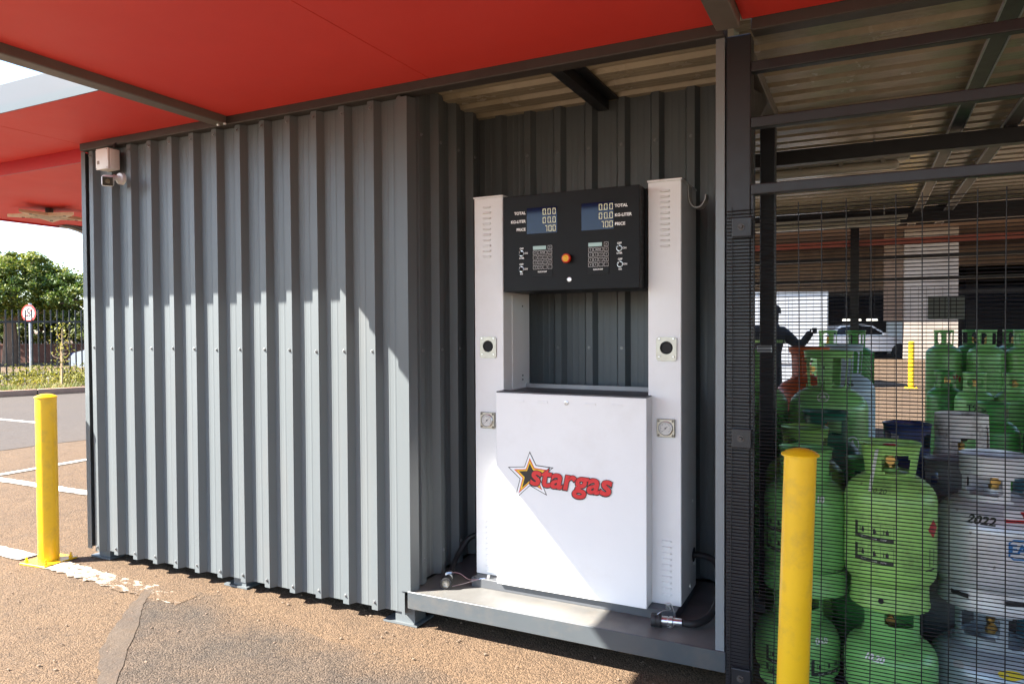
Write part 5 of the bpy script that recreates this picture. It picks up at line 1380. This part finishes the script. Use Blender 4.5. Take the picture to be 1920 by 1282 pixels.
def ru(a, b): return random.uniform(a, b)
def tree(label, x, y, h_trunk, crown, nclu, nleaf, leaf, material, trunk_r=.2, lean=0.0, name='tree', group='trees beyond the fence'):
    """crown: list of ellipsoids (dx, dy, z, rx, ry, rz) in local space"""
    t = thing(name, label, 'tree', (x, y, 0), 0, group)
    b = B(); top = Vector((lean, 0, h_trunk))
    tube(b, smoothpts([(0, 0, 0), (lean * .3, .03, h_trunk * .5), tuple(top)], 4), [trunk_r * (1.25 - .45 * k / 8) for k in range(9)], 10)
    for (dx, dy, z, rx, ry, rz) in crown:
        for q in range(3):
            e = Vector((dx + ru(-.5, .5) * rx, dy + ru(-.5, .5) * ry, z + ru(-.3, .4) * rz))
            mid_ = (top + e) / 2 + Vector((ru(-.2, .2), ru(-.2, .2), ru(0, .3)))
            tube(b, smoothpts([top - Vector((0, 0, .15)), mid_, e], 4), [trunk_r * .5 * (1 - .85 * k / 8) for k in range(9)], 6)
    obj('trunk', b, M_bark, t, smooth=True)
    items = []
    wts = [c[3] * c[4] * c[5] for c in crown]; tot = sum(wts)
    for c, w_ in zip(crown, wts):
        for q in range(max(2, int(nclu * w_ / tot))):
            d = Vector((random.gauss(0, 1), random.gauss(0, 1), random.gauss(0, 1))).normalized() * ru(.35, 1.0) ** .5
            cc = Vector((c[0] + d.x * c[3], c[1] + d.y * c[4], c[2] + d.z * c[5])); cr_ = ru(.22, .5) * min(c[3], c[5]) * .55
            for k in range(nleaf):
                o_ = Vector((random.gauss(0, 1), random.gauss(0, 1), random.gauss(0, .6))) * cr_ * .6
                items.append((cc + o_, leaf * ru(.6, 1.3), Vector((ru(-1, 1), ru(-1, 1), ru(.2, 1.4))), .9))
    leafmesh('crown', items, material, t)
    return t
random.seed(31)
tree('big bushy tree with a dark trunk beyond the black fence', -30.1, 13.7, 1.9,
     [(.2, .3, 3.0, 2.1, 2.0, 1.25), (-2.2, -1.2, 3.0, 2.0, 2.0, 1.4), (2.6, 1.5, 2.7, 1.5, 1.6, .95), (.6, .2, 3.75, 1.0, 1.1, .75), (3.7, 1.9, 2.4, .8, .9, .7), (-.6, -.4, 3.9, .8, .9, .6)], 900, 100, .062, L_tree, .24)
tree('tree with a yellowish crown rising behind the grey wall edge', -27.3, 19.3, 2.0,
     [(-.2, 0, 3.1, 1.6, 1.6, 1.2), (1.6, .4, 3.3, 1.4, 1.4, 1.0), (-1.6, -.2, 2.6, 1.3, 1.3, .9)], 420, 90, .066, L_tree, .18)
for i, (s, hh, lab) in enumerate(((-6.2, 2.3, 'leafy tree behind the brick wall, leftmost'), (-2.9, 2.6, 'leafy tree behind the brick wall, left of the road sign'), (.4, 2.2, 'leafy tree behind the brick wall, right of the road sign'), (3.8, 2.5, 'leafy tree behind the brick wall, beside the sapling'), (7.0, 2.4, 'leafy tree behind the brick wall, nearest the kiosk'))):
    bx_, by_ = -32.0 + s * .9, 18.4 + s * .42
    tree(lab, bx_, by_, .9, [(0, 0, 1.2, 1.9, 1.6, 1.0), (.8, .2, hh - .5, 1.3, 1.2, .7), (-.9, .1, hh - .7, 1.2, 1.2, .7)], 260, 70, .095, L_back, .12)
# brick wall with spikes
BW = thing('brick_wall', 'low red brick wall with white spikes beyond the street', 'wall', (-32.57, 14.66, 0), math.atan2(1.46, 2.97))
mb = bpy.data.materials.new('red_brickwork'); mb.use_nodes = True
nt = mb.node_tree; tc = nd(nt, 'ShaderNodeTexCoord'); br = nd(nt, 'ShaderNodeTexBrick', Scale=4.4); mp = nd(nt, 'ShaderNodeMapping'); mp.inputs['Rotation'].default_value = (math.pi / 2, 0, 0)
nt.links.new(tc.outputs['Object'], mp.inputs[0]); nt.links.new(mp.outputs[0], br.inputs['Vector'])
br.inputs['Color1'].default_value = (.13, .045, .028, 1); br.inputs['Color2'].default_value = (.10, .036, .025, 1); br.inputs['Mortar'].default_value = (.14, .10, .08, 1); br.inputs['Mortar Size'].default_value = .015
nt.links.new(br.outputs['Color'], nt.nodes['Principled BSDF'].inputs['Base Color']); nt.nodes['Principled BSDF'].inputs['Roughness'].default_value = .9
obj('brickwork', bx(-9, 11, 0, .22, 0.005, .72), mb, BW)
obj('coping', bx(-9, 11, -.03, .25, .7205, .78), mat('brick_coping', (.12, .05, .034), .85, var=.2), BW)
sp_m = B(); cyl(sp_m, (0, 0, 0), (0, 0, .10), .012, .003, 5); sp_m = finish(sp_m)
M_sp = mat('white_spike', (.6, .58, .52), .5)
for k in range(150): link('spike', sp_m, M_sp, BW, (-8.9 + k * .132, .11, .7805))
# palisade fence
FN = thing('palisade_fence', 'black steel picket fence behind the planted strip', 'fence', kp(0, 2.0), KR)
M_fence = mat('black_fence_paint', (.012, .012, .013), .45, var=.15)
pkb = bx(-.015, .015, -.012, .012, .10, 1.85, .002)
pk = finish(pkb)
for k in range(130): link('picket', pk, M_fence, FN, (-7.5 + k * .125, 0, 0))
obj('rail', bx(-7.6, 8.9, .0125, .045, 1.545, 1.595), M_fence, FN); obj('rail', bx(-7.6, 8.9, .0125, .045, .30, .345), M_fence, FN)
for x in (-5.2, -1.55, 2.10, 5.75):
    obj('fence_post', bx(x - .04, x + .04, .046, .126, .0, 1.63), mat('fence_post_paint', (.10, .105, .115), .5), FN)
# no stopping sign
SG = thing('road_sign', 'round no stopping sign with red ring on a grey pole behind the fence', 'road sign', (-18.845, 8.05, 0), R(14.2))
b = B(); cyl(b, (0, 0, 0), (0, 0, 2.05), .038, n=14); obj('pole', b, M_galv, SG, smooth=True)
b = B(); cyl(b, (0, -.045, 1.80), (0, -.052, 1.80), .215, n=40); dsc = obj('disc', b, mat('sign_red', (.60, .045, .035), .4), SG)
b = B(); cyl(b, (0, -.039, 1.80), (0, -.0448, 1.80), .216, n=40); obj('disc_back', b, M_galv, SG)
b = B(); cyl(b, (0, -.0522, 1.80), (0, -.0535, 1.80), .170, n=40); obj('white_field', b, mat('sign_white', (.78, .78, .76), .45), SG)
vv, ff = text2d('S', .30, .006); flat('letter', vv, ff, M_lblk, SG, lambda x, z: (x, -.0548, 1.80 + z))
flat('slash', [(-.13, .11), (-.11, .13), (.13, -.11), (.11, -.13)], [(0, 1, 2, 3)], MATS['sign_red'], SG, lambda x, z: (-x, -.0541, 1.80 + z))
# sapling tied to a stake
SPL = thing('sapling', 'thin bare sapling tied to a stake in the planted strip', 'tree', (-15.94, 7.03, 0.115))
b = B(); tube(b, smoothpts([(0, 0, 0), (.02, 0, .5), (0.0, .02, 1.0), (.04, 0, 1.30)], 4), [.020 * (1 - .05 * k) for k in range(13)], 7)
random.seed(8)
for z, dx, dz in ((.45, .30, .02), (.55, .28, .07), (.62, -.26, .16), (.80, .22, .18), (.92, .30, .30), (1.05, -.16, .18), (1.12, .22, .22), (.70, .32, .05)):
    tube(b, smoothpts([(.01, 0, z), (dx * .5, ru(-.1, .1), z + dz * .35), (dx, ru(-.15, .15), z + dz)], 3), [.007, .006, .005, .004, .004, .003, .002], 5)
obj('trunk', b, mat('pale_bark', (.34, .25, .15), .85, var=.2), SPL, smooth=True)
b = B(); cyl(b, (-.05, .02, 0), (-.05, .02, .95), .016, n=8); obj('stake', b, mat('stake_wood', (.40, .28, .15), .8, var=.2), SPL)
items = []
for k in range(130):
    z = ru(.55, 1.42); items.append((Vector((random.gauss(.05, .13), random.gauss(0, .1), z)), ru(.02, .045), Vector((ru(-1, 1), ru(-1, 1), ru(0, 1))), 1.0))
leafmesh('leaves', items, L_shrub, SPL)
# planting: shrubs you cannot count and grass in the mulch
random.seed(14); items = []
for k in range(620):
    s = ru(-6, 10); n_ = ru(.75, 2.3); hgt = (.22 + .30 * random.random()) * (0.7 if n_ < 1.1 else 1.0)
    c = Vector(kp(s, n_, .115))
    for q in range(34):
        items.append((c + Vector((random.gauss(0, .13), random.gauss(0, .13), ru(.03, hgt))), ru(.018, .036), Vector((ru(-1, 1), ru(-1, 1), ru(-.2, 1.2))), 1.2))
o = leafmesh('ground_cover', items, L_shrub); tag(o, 'yellow green low shrubs filling the planted strip', 'shrubs', kind='stuff')
random.seed(15); vv, ff = [], []
for k in range(1500):
    s = ru(-6, 9); n_ = abs(random.gauss(.25, .35)) + .18; c = Vector(kp(s, n_, .115))
    for q in range(7):
        a = ru(0, 6.28); l = ru(.05, .14); d = Vector((math.cos(a), math.sin(a), 0)); e = Vector((-d.y, d.x, 0)) * .005
        p = c + Vector((ru(-.06, .06), ru(-.06, .06), 0)); k_ = len(vv)
        vv += [tuple(p - e), tuple(p + e), tuple(p + d * l * .5 + Vector((0, 0, l)))]; ff.append((k_, k_ + 1, k_ + 2))
me = bpy.data.meshes.new('grass'); me.from_pydata(vv, [], ff); o = link('grass', me, L_grass); tag(o, 'tufts of grass in the mulch behind the kerb', 'grass', kind='stuff')
# parked car beyond the fence: only its white nose shows
cx_ = fwd((292 - 960) / 1338.27, 22.5)
sedan('parked_car', 'white car nose beyond the fence at the kiosk edge', (cx_[0], cx_[1], 0.004), 0.4584 + math.pi + R(6), M_carw)
